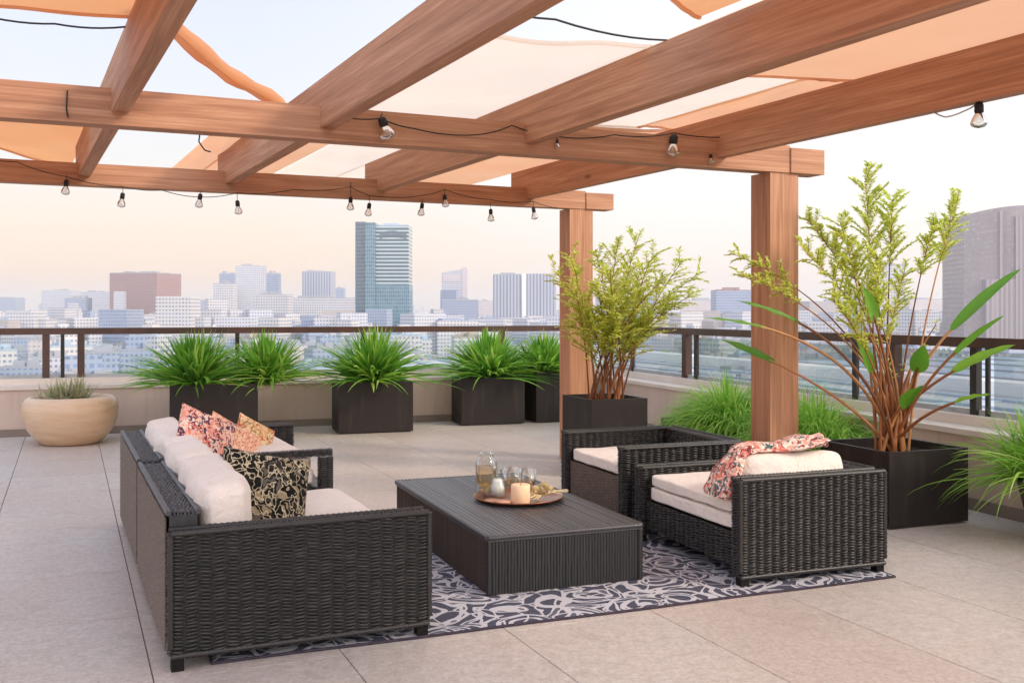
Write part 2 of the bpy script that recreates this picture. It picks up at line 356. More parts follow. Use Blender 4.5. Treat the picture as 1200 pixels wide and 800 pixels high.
def tag(o, label=None, cat=None, group=None, kind=None):
    if label: o['label'] = label
    if cat: o['category'] = cat
    if group: o['group'] = group
    if kind: o['kind'] = kind
    return o
def empty(name, loc, rz=0, *a, **k):
    o = bpy.data.objects.new(name, None); o.empty_display_size = .2; col.objects.link(o); o.location = loc; o.rotation_euler = (0, 0, rz)
    if a or k: tag(o, *a, **k)
    return o
def copy_tree(o, parent=None):
    c = o.copy(); col.objects.link(c); c.parent = parent
    for ch in [x for x in bpy.data.objects if x.parent == o]: copy_tree(ch, c)
    return c

# woven strands laid on a plane: O origin, U along, V up, N outwards
def weave(mb, O, U, V, N, w, h, pu=.05, pv=.0125, r=.006, sub=5):
    O, U, V, N = V3(O), V3(U), V3(V), V3(N)
    rows = max(1, round(h / pv)); pv = h / rows
    cols = max(1, round(w / pu)); pu = w / cols
    for k in range(cols):
        tl = (1 if k % 2 else -1) * pv * .35
        for j in range(rows + (k % 2)):
            v0 = (j + .5 - .5 * (k % 2)) * pv + pv * .16 * rnd.uniform(-1, 1); rr = r * rnd.uniform(.7, 1.2); tt = tl + pv * rnd.uniform(-.2, .2); e = rnd.uniform(.0, .05)
            P = []; ti = rnd.random() ** 1.8
            for q in range(sub + 1):
                u = q / sub; sh = math.sin(math.pi * u) ** .6 if 0 < u < 1 else 0
                b = O + U * (pu * (k - e + u * (1 + 2 * e))); vc = v0 + tt * (u - .5); hh = .2 + .25 * sh
                va, vb, vd, ve = [min(h, max(0, vc + x * pv)) for x in (-hh, -hh * .45, hh * .45, hh)]; o_ = rr * (1.6 * sh - .6)
                P.append([b + V * va + N * (o_ - rr * .7), b + V * vb + N * (o_ + rr * .1), b + V * vd + N * (o_ + rr * .1), b + V * ve + N * (o_ - rr * .7)])
            mb.grid(P, ti=ti)
def reeds(mb, O, U, V, N, w, h, pu=.02, r=.006, wob=.0015, segs=8):      # parallel round reeds running along V
    O, U, V, N = V3(O), V3(U), V3(V), V3(N)
    cols = max(1, round(w / pu)); pu = w / cols
    for k in range(cols):
        P = []; rr = r * rnd.uniform(.8, 1.2); s0 = rnd.uniform(0, 99)
        for q in range(segs + 1):
            v = h * q / segs; uc = (k + .5) * pu + wob * noise.noise(V3((v * 9, s0, 0))) * 2
            b = O + V * v + U * uc
            row = []
            for a in range(5):
                an = math.pi * a / 4
                row.append(b - U * (pu * .5 * math.cos(an)) + N * (rr * math.sin(an) - r * .25))
            P.append(row)
        mb.grid(P, ti=rnd.random())
def rim(mb, p0, p1, r=.012):                                             # braided edge: a roll wound with strand
    p0, p1 = V3(p0), V3(p1); L = (p1 - p0).length; d = (p1 - p0) / L
    n = max(4, int(L / .012)); pts = []; rad = []
    for k in range(n + 1):
        pts.append(p0 + d * (L * k / n)); rad.append(r * (1.0 + (.16 if k % 2 else -.12)))
    mb.tube(pts, rad, 7)

def cushion(mb, a, b, n=9, p=9, puff=.12, seed=0, wr=.006):
    ax, ay, az = [(b[i] - a[i]) / 2 for i in range(3)]; c = [(a[i] + b[i]) / 2 for i in range(3)]
    N = 22
    thin = min(range(3), key=lambda i: (ax, ay, az)[i])
    def pt(x, y, z):
        L = (abs(x) ** p + abs(y) ** p + abs(z) ** p) ** (1 / p)
        q = [x / L, y / L, z / L]
        dims = [ax, ay, az]
        o1, o2 = [i for i in range(3) if i != thin]
        # thickness falls off near the border, so the edge is soft
        q[thin] *= (1 - puff) + puff * 1.6 * (1 - q[o1] ** 4) * (1 - q[o2] ** 4)
        P = V3((c[0] + q[0] * dims[0], c[1] + q[1] * dims[1], c[2] + q[2] * dims[2]))
        nn = noise.noise(P * 6 + V3((seed, 0, 0))) * wr + noise.noise(P * 17 + V3((seed, 5, 0))) * wr * .5
        P[thin] += nn * max(-1, min(1, q[thin] * 2.5))
        return P
    ls = [math.sin(math.pi / 2 * (2 * i / N - 1)) for i in range(N + 1)]
    for axis in range(3):
        for sgn in (-1, 1):
            G = []
            for i in ls:
                row = []
                for j in ls:
                    q = [0, 0, 0]; q[axis] = sgn; q[(axis + 1) % 3] = i; q[(axis + 2) % 3] = j * sgn
                    row.append(pt(*q))
                G.append(row)
            mb.grid(G)
def weld(o, d=.0005):
    w = o.modifiers.new('weld', 'WELD'); w.merge_threshold = d
    return o
def pillow(mb, W, H, T, seed=0):
    N = 26
    for sg in (1, -1):
        G = []
        for i in range(N + 1):
            row = []
            for j in range(N + 1):
                u, v = math.sin(math.pi / 2 * (2 * i / N - 1)), math.sin(math.pi / 2 * (2 * j / N - 1)) * sg
                x = W / 2 * u * (1 - .07 * (1 - v * v)); z = H / 2 * v * (1 - .07 * (1 - u * u))
                th = T / 2 * max(0, (1 - u * u) * (1 - v * v)) ** .42
                e = (1 - u * u) * (1 - v * v)
                th += e * .016 * noise.noise(V3((u * 2.2 + seed, v * 2.2, sg))) + e * .008 * noise.noise(V3((u * 6 + seed, v * 6, sg)))
                row.append((x, sg * th, z))
            G.append(row)
        mb.grid(G)

# ------------------------------------------------------------------ setting: terrace, walls, rails
TH = R(19.1)                                                 # heading of the parapets
UB = V3((math.cos(TH), math.sin(TH), 0)); UA = V3((-math.sin(TH), math.cos(TH), 0))
corner = V3((1.03, 13.54, 0))                                # inner corner of the two parapets
ang_t = R(23.7)
TB = V3((math.cos(ang_t), math.sin(ang_t), 0)); TA = V3((-math.sin(ang_t), math.cos(ang_t), 0))
fl = MB(); da, db = .90, .7333; g = .0022
for i in range(-14, 22):
    for j in range(-26, 18):
        a0, a1 = .45 + i * da + g, .45 + (i + 1) * da - g; b0, b1 = .297 + j * db + g, .297 + (j + 1) * db - g
        c = TA * ((a0 + a1) / 2) + TB * ((b0 + b1) / 2) - corner
        if c.dot(UA) > 1.2 or c.dot(UB) > 1.2 or c.dot(UB) < -16 or c.dot(UA) < -21: continue
        ti = rnd.random(); e = .0008
        top = [TB * x + TA * y + V3((0, 0, rnd.uniform(-.0004, .0004))) for x, y in ((b0 + e, a0 + e), (b1 - e, a0 + e), (b1 - e, a1 - e), (b0 + e, a1 - e))]
        bot = [TB * x + TA * y - V3((0, 0, .008)) for x, y in ((b0, a0), (b1, a0), (b1, a1), (b0, a1))]
        fl.quad(top, ti=ti)
        for q in range(4): fl.quad([bot[q], bot[(q + 1) % 4], top[(q + 1) % 4], top[q]], ti=ti)
fo = fl.build('floor', 'floor_tile'); tag(fo, kind='structure')
import bmesh
bm = bmesh.new(); bm.from_mesh(fo.data)
for nrm in (UA, UB):
    bmesh.ops.bisect_plane(bm, geom=bm.verts[:] + bm.edges[:] + bm.faces[:], plane_co=corner + nrm * .02, plane_no=nrm, clear_outer=True)
bm.to_mesh(fo.data); bm.free()
def wallframe():
    m = Matrix.Identity(4); m.col[0][:3] = UB; m.col[1][:3] = UA; m.col[3][:3] = corner; return m
WF = wallframe()
mb = MB(); mb.T = WF; mb.box((-17, -21, -.6), (.5, .5, -.006)); tag(mb.build('floor_slab', 'grout'), kind='structure')
mb = MB(); mb.T = WF; mb.box((-16.8, -20.8, -40), (.46, .46, -.61))
tag(mb.build('terrace_building', 'f_tan'), 'tan building body carrying the roof terrace, below its floor', 'building')

# parapets: back wall (along UB, inner face y=0) and side wall (along UA, inner face x=0); local frames of the wall
def parapet(which):
    r = empty('parapet_wall', corner, TH)
    mbw, mbl, mbc, mbs = MB(), MB(), MB(), MB()
    if which == 0:
        mbw.box((-17, 0, 0), (.5, .5, .52)); mbl.box((-17, -.02, .521), (.5, .5, .56)); mbc.box((-17, .22, .561), (.5, .42, .63)); mbs.box((-17, -.015, .001), (-.02, -.001, .085))
        return r, mbw, mbl, mbc, mbs
    mbw.box((0, -21, 0), (.5, -.001, .52)); mbl.box((-.02, -21, .521), (.5, -.022, .56)); mbc.box((.22, -21, .561), (.42, .219, .63)); mbs.box((-.015, -21, .001), (-.001, -.001, .085))
    return r, mbw, mbl, mbc, mbs
for k, lab in ((0, 'long plastered back parapet under the far glass railing, behind the row of planters'), (1, 'plastered side parapet under the right-hand glass railing, behind the grass')):
    r, a, b, c, d = parapet(k); tag(r, lab, 'wall', 'terrace parapet walls')
    a.build('wall_face', 'wall_plaster', r); b.build('ledge', 'ledge_stone', r, bevel=.006); c.build('curb', 'ledge_stone', r, bevel=.006); d.build('skirting', 'skirting', r)

def railing(which, posts, lab):
    r = empty('glass_railing', corner, TH); tag(r, lab, 'railing', 'terrace glass railings')
    L0 = -16.8 if which == 0 else -20.8
    def bx(mb, l0, l1, c0, c1, z0, z1):
        if which == 0: mb.box((l0, c0, z0), (l1, c1, z1))
        else: mb.box((c0, l0, z0), (c1, l1, z1))
    mb = MB(); bx(mb, L0, .36 if which == 0 else .279, .28, .36, 1.13, 1.205); mb.build('handrail', 'bronze', r, bevel=.006)
    mb = MB(); bx(mb, L0, .33, .312, .328, .632, .67); mb.build('bottom_track', 'pale_metal', r)
    ends = sorted(p for p, w, m in posts); prev = L0
    # one pane between neighbouring posts
    cuts = [L0] + ends + [.30]
    for u, v in zip(cuts[:-1], cuts[1:]):
        if v - u < .3: continue
        mb = MB(); bx(mb, u + .04, v - .04, .317, .323, .672, 1.10); mb.build('glass_pane', 'rail_glass', r)
    for p, w, m in posts:
        mb = MB(); bx(mb, p - w / 2, p + w / 2, .29, .29 + w * .8, .632, 1.13); mb.build('post', m, r, bevel=.003)
def along(which, px):                    # photo column -> distance along the parapet
    k = (px - 600) / F; off = (UA if which == 0 else UB) * .32; d = UB if which == 0 else UA; p = corner + off
    return (k * p.y - p.x) / (d.x - k * d.y)
back_posts = [(along(0, 54), .075, 'bronze'), (along(0, 73.5), .04, 'black_metal'), (along(0, 95), .075, 'bronze'), (along(0, 278), .05, 'black_metal'),
              (along(0, 425), .05, 'black_metal'), (along(0, 568), .06, 'black_metal'), (along(0, 588), .07, 'bronze'), (along(0, -200), .075, 'bronze'), (along(0, -420), .075, 'bronze')]
side_posts = [(along(1, 742), .05, 'black_metal'), (along(1, 804), .10, 'bronze'), (along(1, 817), .05, 'black_metal'), (along(1, 1004), .05, 'black_metal'), (along(1, 1048), .09, 'bronze'), (along(1, 1144), .065, 'black_metal'),
              (along(1, 1160), .03, 'black_metal'), (along(1, 1420), .075, 'bronze'), (along(1, 1900), .075, 'bronze')]
railing(0, back_posts, 'bronze and glass railing running along the back parapet before the skyline')
railing(1, side_posts, 'bronze and glass railing along the right-hand parapet behind the tall plants')

# ------------------------------------------------------------------ pergola
PB = V3((.9107, .413, 0)); PA = V3((-.446, .895, 0)); P0 = V3((1.857, 7.0, 0))
pa = math.atan2(.413, .9107)
per = empty('pergola', P0, pa, 'cedar timber pergola of posts, beams and rafters over the seating', 'pergola')
inv = Matrix.Rotation(-pa, 4, 'Z') @ Matrix.Translation(-P0)
def PT(t, s, z): p = P0 - PB * t + PA * s; return V3((p.x, p.y, z))     # world point from bay coordinates
def L(p): return inv @ V3(p)
s2 = 2.78
def post_at(t, s, h=2.36, z0=0):
    c = L(PT(t, s + .11, 0)); mb = WB()
    rot = Matrix.Translation(c); mb.T = rot
    mb.box((-.125, -.10, z0), (.12, .11, h)); mb.build('post', 'cedar', per, bevel=.006)
post_at(-.05, 0); post_at(-.05, s2)
for t_, s_ in ((7.2, 0), (7.2, s2), (0, -7.0), (7.2, -7.0)): post_at(t_, s_)
def beam(s, x0, x1, z0, z1, th=.13):
    c = L(PT(0, s, 0)); mb = WB(); mb.T = Matrix.Translation((c.x, c.y, 0)); mb.box((x0, 0, z0), (x1, th, z1)); return mb.build('beam', 'cedar', per, bevel=.005)
beam(0, -8, .085, 2.361, 2.55); beam(s2, -8, .085, 2.361, 2.53); beam(-7.0, -8, .3, 2.361, 2.55)
# sawn end blocks proud of the posts
for s, z1 in ((0, 2.535), (s2, 2.515)):
    c = L(PT(0, s, 0)); mb = WB(); mb.T = Matrix.Translation((c.x, c.y, 0)); mb.box((.087, -.012, 2.362), (.38, .16, z1)); mb.build('beam_end', 'cedar', per, bevel=.006)
def rafter(t, w=.085, s0=-7.6, s1=s2 + .32, zb=2.43, zt=2.70):
    d = PA; nrm = V3((d.y, -d.x, 0)); mb = WB()
    A0, A1 = PT(t, s0, 0), PT(t, s1, 0); ln = (A1 - A0).length
    m = Matrix.Identity(4); m.col[0][:3] = d; m.col[1][:3] = (-nrm.x, -nrm.y, 0); m.col[3][:3] = A0
    mb.T = inv @ m; mb.box((0, -w, zb), (ln, 0, zt)); mb.build('rafter', 'cedar', per, bevel=.005)
for t_ in (.53, 1.953, 3.22, 4.31, 5.6, 6.9): rafter(t_, .085 if t_ > 1 else .07)

# shade cloths (sagging thin sheets lying over the rafters)
def cloth_sheet(poly, mat, z=2.712, sag=.05, name='shade_cloth', label='', n=22, seed=0):
    a, b, c, d = [V3((p[0], p[1], 0)) for p in poly]      # (t,s) corners
    top, bot = [], []
    for i in range(n + 1):
        r1, r2 = [], []
        for j in range(n + 1):
            u, v = i / n, j / n
            p = (a * (1 - u) + b * u) * (1 - v) + (d * (1 - u) + c * u) * v
            eu = min(1, 5 * u * (1 - u)); zz = z + .0015 * (seed % 4) - sag * 4 * u * (1 - u) * (.6 + .4 * math.sin(v * math.pi)) + eu * (.022 * noise.noise(V3((p.x * 2.1 + seed, p.y * 1.3, 0))) + .010 * math.sin(v * 15 + 2 * noise.noise(V3((u * 3, seed, 0)))))
            w = PT(p.x, p.y, zz); r1.append(w); r2.append(w + V3((0, 0, .004)))
        top.append(r1); bot.append(r2)
    mb = MB(); mb.grid(top); mb.grid([r[::-1] for r in bot])
    # rolled hems along the free ends
    mb.tube([r[0] for r in top], .012, 6); mb.tube([r[-1] for r in top], .012, 6)
    o = mb.build(name, mat, smooth=True); tag(o, label, 'shade cloth', 'shade cloths over the pergola'); return o
cloth_sheet([(1.90, -1.32), (3.17, -1.30), (3.17, 2.0), (1.90, 2.0)], 'cloth_sunlit', sag=.05, label='shade cloth tinted cream as sunlit, in the middle bay of the pergola, before the front beam', seed=1)
cloth_sheet([(1.90, 2.03), (2.5, 2.03), (2.5, 5.4), (1.90, 5.4)], 'cloth_sunlit', sag=.03, label='cloth tinted cream as sunlit, in the middle bay beside the third rafter over the back beam', seed=2)
cloth_sheet([(2.52, 2.03), (3.17, 2.03), (3.17, 5.4), (2.52, 5.4)], 'cloth_shaded', sag=.03, label='cloth tinted apricot as shaded, in the middle bay touching the second rafter over the back beam', seed=12)
cloth_sheet([(.72, -1.15), (1.93, -1.02), (1.93, .80), (.72, .62)], 'cloth_sunlit', sag=.02, z=2.715, label='strip of cloth tinted cream as sunlit, in the right bay, in front of the front beam', seed=3)
cloth_sheet([(.47, -5.6), (1.93, -5.6), (1.93, -1.05), (.47, -1.18)], 'cloth_shaded', sag=.05, label='large cloth tinted apricot as shaded, of the right bay reaching back over the viewer', seed=4)
cloth_sheet([(.47, -1.16), (.76, -1.15), (.76, .60), (.47, .58)], 'cloth_shaded', sag=.005, label='narrow cloth strip tinted apricot as shaded, against the rightmost rafter near the front post', seed=5)
cloth_sheet([(.47, .62), (1.5, .72), (1.5, 5.4), (.47, 5.4)], 'cloth_shaded', sag=.03, label='cloth tinted apricot as shaded, in the right bay between the front and back beams', seed=6)
cloth_sheet([(1.52, .82), (1.93, .82), (1.93, 5.4), (1.52, 5.4)], 'cloth_sunlit', sag=.01, label='slim cloth strip tinted cream as sunlit, beside the third rafter between the two beams', seed=7)
cloth_sheet([(2.02, -1.84), (2.42, -2.12), (3.1, -5.2), (1.90, -5.2)], 'cloth_shaded_deep', sag=.03, label='cloth tinted orange as shaded, with a slanting edge high in the middle bay near the viewer', seed=8)
cloth_sheet([(3.15, 1.4), (3.44, 2.2), (3.44, 5.2), (3.15, 5.2)], 'cloth_shaded', sag=.02, label='small cloth tinted apricot as shaded, left of the second rafter over the back beam', seed=9)
cloth_sheet([(4.27, -.80), (5.58, -.86), (5.58, -3.4), (4.27, -3.2)], 'cloth_shaded_deep', sag=.04, label='cloth tinted orange as shaded, at the top left, left of the first rafter', seed=10)
cloth_sheet([(4.27, 1.5), (5.58, 1.5), (5.4, 2.5), (4.27, 4.6)], 'cloth_shaded_deep', sag=.03, label='cloth tinted orange as shaded, with a slanting edge at the left between the two beams', seed=11)
# the rolled cloth lying diagonally between first and second rafters
mb = MB(); pts = []
for k in range(15):
    u = k / 14; p = PT(4.28 - 1.05 * u, -.92 + 1.9 * u, 2.735 + .01 * math.sin(u * 9) - .03 * math.sin(u * math.pi)); pts.append(p)
for off in (V3((0, 0, 0)), V3((.028, .012, .012))):
    mb.tube([p + off for p in pts], [.032 + .006 * math.sin(k * 1.7) for k in range(15)], 8)
tag(mb.build('rolled_cloth', 'cloth_shaded_deep', smooth=True), 'rolled cloth tinted orange as shaded, lying slantwise between the two left rafters', 'shade cloth', 'shade cloths over the pergola')

# ------------------------------------------------------------------ string lights
def onplane(px, py, s, off):                       # pixel on the vertical plane of a beam's front face, off metres in front
    k = (px - 600) / F; p = P0 + PA * s - V3((-.413, .9107, 0)) * off
    t_ = (k * p.y - p.x) / (-PB.x + k * PB.y); q = p - PB * t_
    return V3((q.x, q.y, EYE + (HZ - py) * q.y / F))
def bulb(parent, top, L_, r, tilt=(0, 0, 0), hook=None):
    top = V3(top); d = V3((tilt[0], tilt[1], -1)).normalized()
    m = Matrix.Translation(top) @ d.to_track_quat('Z', 'Y').to_matrix().to_4x4()
    so = MB(); so.T = m; so.lathe([(0.0, 0), (r * .35, 0), (r * .5, r * .3), (r * .52, L_ * .42), (r * .42, L_ * .45), (0, L_ * .45)], 14)
    s_ = so.build('socket', 'cable', parent, smooth=True)
    b = MB(); b.T = m
    b.lathe([(r * .38, L_ * .45)] + [(r * (.4 + .6 * math.sin(math.pi * min(1, q * 1.15) * .5)) if q < .6 else r * math.sqrt(max(0, 1 - ((q - .6) / .4) ** 2)), L_ * .45 + (L_ * .55 + r * .3) * q) for q in [i / 12 for i in range(1, 13)]], 18)
    b.build('bulb', 'bulb_glass', s_, smooth=True)
    fm = MB(); fm.T = m
    fm.tube([(0, 0, L_ * .45), (r * .1, 0, L_ * .62), (r * .28, 0, L_ * .8), (0, 0, L_ * .9), (-r * .28, 0, L_ * .8), (-r * .1, 0, L_ * .62)], r * .035, 5)
    fm.build('filament', 'filament', s_)
t = NT('filament'); M['filament'] = t.done(t.bsdf((.9, .72, .45, 1), .35, .5, .6))
# front string, on the front beam
fs = empty('string_light', onplane(458, 150, 0, .02), 0, 'string light with large clear bulbs along the front beam', 'string light', 'string lights on the pergola')
def lp(p, root): return V3(p) - root.location
def cable(root, pts, r=.004, mat='cable', drops=()):
    mb = MB(); P = []
    for a, b in zip(pts[:-1], pts[1:]):
        for q in range(6):
            u = q / 6; p = a.lerp(b, u); p.z -= .02 * 4 * u * (1 - u) * min(1, (b - a).length / .5); P.append(p)
    P.append(pts[-1]); mb.tube([lp(p, root) for p in P], r, 6)
    for a, b in drops: mb.tube([lp(a, root), lp(b, root)], r * .8, 5)
    return mb.build('cable', mat, root, smooth=True)
fp = [(400, 137), (446, 139), (486, 151), (560, 158), (600, 147), (652, 160), (720, 158), (790, 156), (870, 159), (905, 157)]
fpts = [onplane(x, y, 0, .03) for x, y in fp]
cable(fs, fpts, drops=[(onplane(446, 137, 0, .03), onplane(448, 133, 0, .03)), (onplane(652, 160, 0, .03), onplane(654, 166, 0, .03))])
mb = MB(); mb.tube([lp(onplane(79, 106, 0, .012), fs), lp(onplane(78, 128, 0, .013), fs), lp(onplane(80, 138, 0, .014), fs)], .004, 5); mb.build('cable_end', 'cable', fs)
bulb(fs, lp(onplane(447, 138, 0, .05), fs), .115, .05, (.35, 0, 0)); bulb(fs, lp(onplane(790, 158, 0, .03), fs), .13, .052, (-.1, 0, 0))
bulb(fs, lp(onplane(653, 164, 0, .02), fs), .05, .018); bulb(fs, lp(onplane(833, 181, 0, .02), fs), .055, .022)
bs = empty('string_light', onplane(278, 235, s2, .02), 0, 'string light with small dark-capped bulbs hanging along the back beam', 'string light', 'string lights on the pergola')
bl = [(78, 207, 211), (144, 221, 226), (235, 226, 227), (278, 228, 235), (411, 215, 231), (433, 232, 238), (495, 235, 238), (521, 224, 228), (575, 240, 245), (625, 238, 243)]
bp = [(-60, 176), (20, 190), (78, 207), (144, 219), (190, 223), (235, 231), (278, 226), (345, 222), (411, 219), (433, 229), (495, 229), (521, 222), (575, 234), (625, 236), (655, 244)]
cable(bs, [onplane(x, y, s2, .03) for x, y in bp], .0032, drops=[(onplane(x, y0 - 2, s2, .03), onplane(x, y1, s2, .03)) for x, y0, y1 in bl])
for i, (x, y0, y1) in enumerate(bl): bulb(bs, lp(onplane(x, y1, s2, .03), bs), .105, .034, (rnd.uniform(-.15, .15), 0, 0))
rs = empty('string_light', PT(.53, -1.9, 2.45), 0, 'short string light with one clear bulb under the rightmost rafter', 'string light', 'string lights on the pergola')
w1 = PT(.50, -2.02, 2.428); cable(rs, [PT(.50, -1.742, 2.432), PT(.50, -1.82, 2.39), PT(.50, -1.93, 2.40), w1], .004, 'cable_white')
bulb(rs, lp(w1, rs), .115, .043)
oc = empty('overhead_cable', PT(2.6, -1.5, 2.74), 0, 'thin black cable strung across the open middle bay overhead', 'cable')
cable(oc, [PT(3.2, -1.68, 2.71), PT(2.6, -1.58, 2.70), PT(1.93, -1.46, 2.71)], .005)
hc = empty('overhead_cable', PT(4.9, -.7, 2.66), 0, 'short black cable under the orange cloth at the top left', 'cable')
cable(hc, [PT(5.6, -.72, 2.68), PT(4.9, -.70, 2.675), PT(4.6, -.66, 2.68), PT(4.31, -.70, 2.69)], .0045)
lc = empty('cable_loop', onplane(240, 168, s2, -.4), 0, 'small grey cable loop hanging below the front beam left of the second rafter', 'cable')
cable(lc, [onplane(234, 158, 0, -.2), onplane(233, 166, 0, -.2), onplane(240, 176, 0, -.2), onplane(247, 178, 0, -.2)], .004)

# ------------------------------------------------------------------ furniture
X, Y_, Z_ = V3((1, 0, 0)), V3((0, 1, 0)), V3((0, 0, 1))
def core(parent, name, a, b, faces, kind='weave', mat='wicker_dark', pu=.052, pv=.0145, r=.0085, rims=()):
    """a woven panel: dark core box with strands on the named faces, one mesh"""
    mb = MB(); i = .004
    mb.box((a[0] + i, a[1] + i, a[2] + i), (b[0] - i, b[1] - i, b[2] - i), ti=0)
    fn = weave if kind == 'weave' else reeds
    for fc in faces:
        if fc == '-y': A = ((a[0], a[1], a[2]), X, Z_, -Y_, b[0] - a[0], b[2] - a[2])
        if fc == '+y': A = ((a[0], b[1], a[2]), X, Z_, Y_, b[0] - a[0], b[2] - a[2])
        if fc == '-x': A = ((a[0], a[1], a[2]), Y_, Z_, -X, b[1] - a[1], b[2] - a[2])
        if fc == '+x': A = ((b[0], a[1], a[2]), Y_, Z_, X, b[1] - a[1], b[2] - a[2])
        if fc == '+z': A = ((a[0], a[1], b[2]), X, Y_, Z_, b[0] - a[0], b[1] - a[1])
        if fc == 'tz': A = ((a[0], a[1], b[2]), Y_, X, Z_, b[1] - a[1], b[0] - a[0])
        if kind == 'weave': weave(mb, *A, pu=pu, pv=pv, r=r)
        else: reeds(mb, *A, pu=pu, r=r)
    for p, q in rims: rim(mb, p, q)
    return mb.build(name, mat, parent, smooth=True)
def legs(parent, pts, h=.09, w=.05):
    for x, y in pts:
        mb = MB(); mb.box((x + .003, y + .001, 0), (x + w, y + w, h)); mb.build('leg', 'wicker_core', parent, bevel=.004)
def cush(parent, name, a, b, seed, mat='cushion', puff=.12, wr=.006, p=13):
    mb = MB(); cushion(mb, a, b, seed=seed, puff=puff, wr=wr, p=p); return weld(mb.build(name, mat, parent, smooth=True))

# loveseat at the left; local x = depth (front is +x), y = away along its length
fa = R(24.4); RZ = .012
sofa = empty('wicker_sofa', (-1.322, 3.917, 0), fa, 'near dark wicker sofa seen from its woven end, cream cushions, at the lower left', 'sofa')
D, LN = 1.06, 1.52
core(sofa, 'armrest', (0, 0, .055), (D, .085, .53), ['-y', '+x', 'tz', '-x'], pu=.052, rims=[((0, 0, .535), (D, 0, .535)), ((0, .085, .535), (D, .085, .535)), ((D, .0, .09), (D, 0, .535)), ((0, 0, .09), (0, 0, .535)), ((0, 0, .06), (D, 0, .06))])
core(sofa, 'backrest', (0, .09, .055), (.115, LN, .595), ['tz'], pu=.03, pv=.014, mat='wicker_top_lit', rims=[((0, .09, .6), (0, LN, .6)), ((.115, .09, .6), (.115, LN, .6))])
core(sofa, 'back_panel', (-.012, .09, .055), (-.003, LN, .585), ['-x'], mat='wicker_warm_lit', pu=.03, pv=.008, r=.003)  # outer face carries the warm light as brown colour
core(sofa, 'seat_frame', (.12, .09, .10), (D - .03, LN, .255), ['+x'])
legs(sofa, [(0, 0), (D - .055, 0), (0, LN - .06), (D - .055, LN - .06)])
cush(sofa, 'seat_cushion', (.13, .1, .262), (D - .01, LN - .01, .41), 3, puff=.05, p=16)
for y0, y1, sd in ((.09, 1.04, 1), (1.03, 1.60, 2)):
    c = cush(sofa, 'back_cushion', (-.105, y0, -.19), (.105, y1, .19), sd, puff=.18, wr=.018, p=7)
    c.location = (.245, 0, .525); c.rotation_euler = (0, R(-9), 0)

ac = empty('wicker_armchair', sofa.location + Matrix.Rotation(fa, 3, 'Z') @ V3((0, 1.60, 0)), fa, 'dark wicker armchair beyond the sofa, open side showing two stacked cream cushions', 'armchair')
LA = 1.42
core(ac, 'backrest', (0, 0, .055), (.115, LA, .60), ['tz', '-y'], mat='wicker_top_lit', pu=.03, pv=.014, rims=[((0, 0, .605), (0, LA, .605)), ((.115, 0, .605), (.115, LA, .605))])
core(ac, 'back_panel', (-.012, 0, .055), (-.003, LA, .59), ['-x'], mat='wicker_warm_lit', pu=.03, pv=.008, r=.003)
core(ac, 'armrest', (.12, .04, .565), (D, .11, .60), ['-y', 'tz'], pu=.04, pv=.012, r=.004)
core(ac, 'front_post', (D - .075, .04, .055), (D, .11, .56), ['-y', '+x', '-x'], pu=.037, pv=.012, r=.004)
core(ac, 'armrest', (.12, LA - .085, .055), (D + .05, LA, .60), ['-y', '+x', 'tz'], rims=[((.12, LA - .085, .605), (D + .05, LA - .085, .605)), ((.12, LA, .605), (D + .05, LA, .605))])
core(ac, 'seat_frame', (.12, .05, .10), (D - .02, LA - .09, .395), ['-y', '+x'])
legs(ac, [(0, 0), (D - .055, .045), (0, LA - .06), (D - .055, LA - .06)])
cush(ac, 'seat_cushion', (.13, .06, .40), (D - .085, LA - .1, .485), 5, puff=.08); cush(ac, 'seat_cushion', (.13, .07, .487), (D - .10, LA - .11, .56), 6, puff=.08)
c = cush(ac, 'back_cushion', (-.105, -.03, -.19), (.105, LA - .12, .19), 8, puff=.18, wr=.018, p=7); c.location = (.24, 0, .525); c.rotation_euler = (0, R(-9), 0)

# armchairs at the right; local x = depth away from the table, y = away from the viewer
ca = R(20.5)
ch = empty('wicker_armchair', (1.153, 5.097, 0), ca, 'near right wicker armchair with two thin stacked seat cushions and a scarf on it', 'armchair')
DC, LC = .90, 1.15
core(ch, 'armrest', (0, 0, .05), (DC, .085, .54), ['-y', '-x', 'tz', '+x'], pu=.047, rims=[((0, 0, .545), (DC, 0, .545)), ((0, .085, .545), (DC, .085, .545)), ((0, 0, .08), (0, 0, .545)), ((DC, 0, .08), (DC, 0, .545)), ((0, 0, .055), (DC, 0, .055))])
core(ch, 'backrest', (DC - .1, .09, .05), (DC, LC, .54), ['+x', '-x', 'tz'], rims=[((DC - .1, .09, .545), (DC - .1, LC, .545)), ((DC, .09, .545), (DC, LC, .545))])
core(ch, 'armrest', (0, LC - .085, .05), (DC - .105, LC, .45), ['-y', '-x', 'tz'], rims=[((0, LC - .085, .455), (DC - .1, LC - .085, .455)), ((0, LC, .455), (DC - .1, LC, .455))])
core(ch, 'seat_frame', (.03, .09, .09), (DC - .105, LC - .09, .262), ['-x'])
legs(ch, [(0, 0), (DC - .055, 0), (0, LC - .06), (DC - .055, LC - .06)], .08)
cush(ch, 'seat_cushion', (.03, .10, .268), (DC - .11, LC - .095, .348), 11, 'cushion', .06); cush(ch, 'seat_cushion', (.035, .10, .352), (DC - .11, LC - .095, .418), 12, 'cushion', .08)
c = cush(ch, 'back_cushion', (-.33, -.09, -.115), (.33, .09, .115), 13, puff=.3, wr=.012, p=5); c.location = (.42, .19, .53); c.rotation_euler = (R(-14), 0, 0)

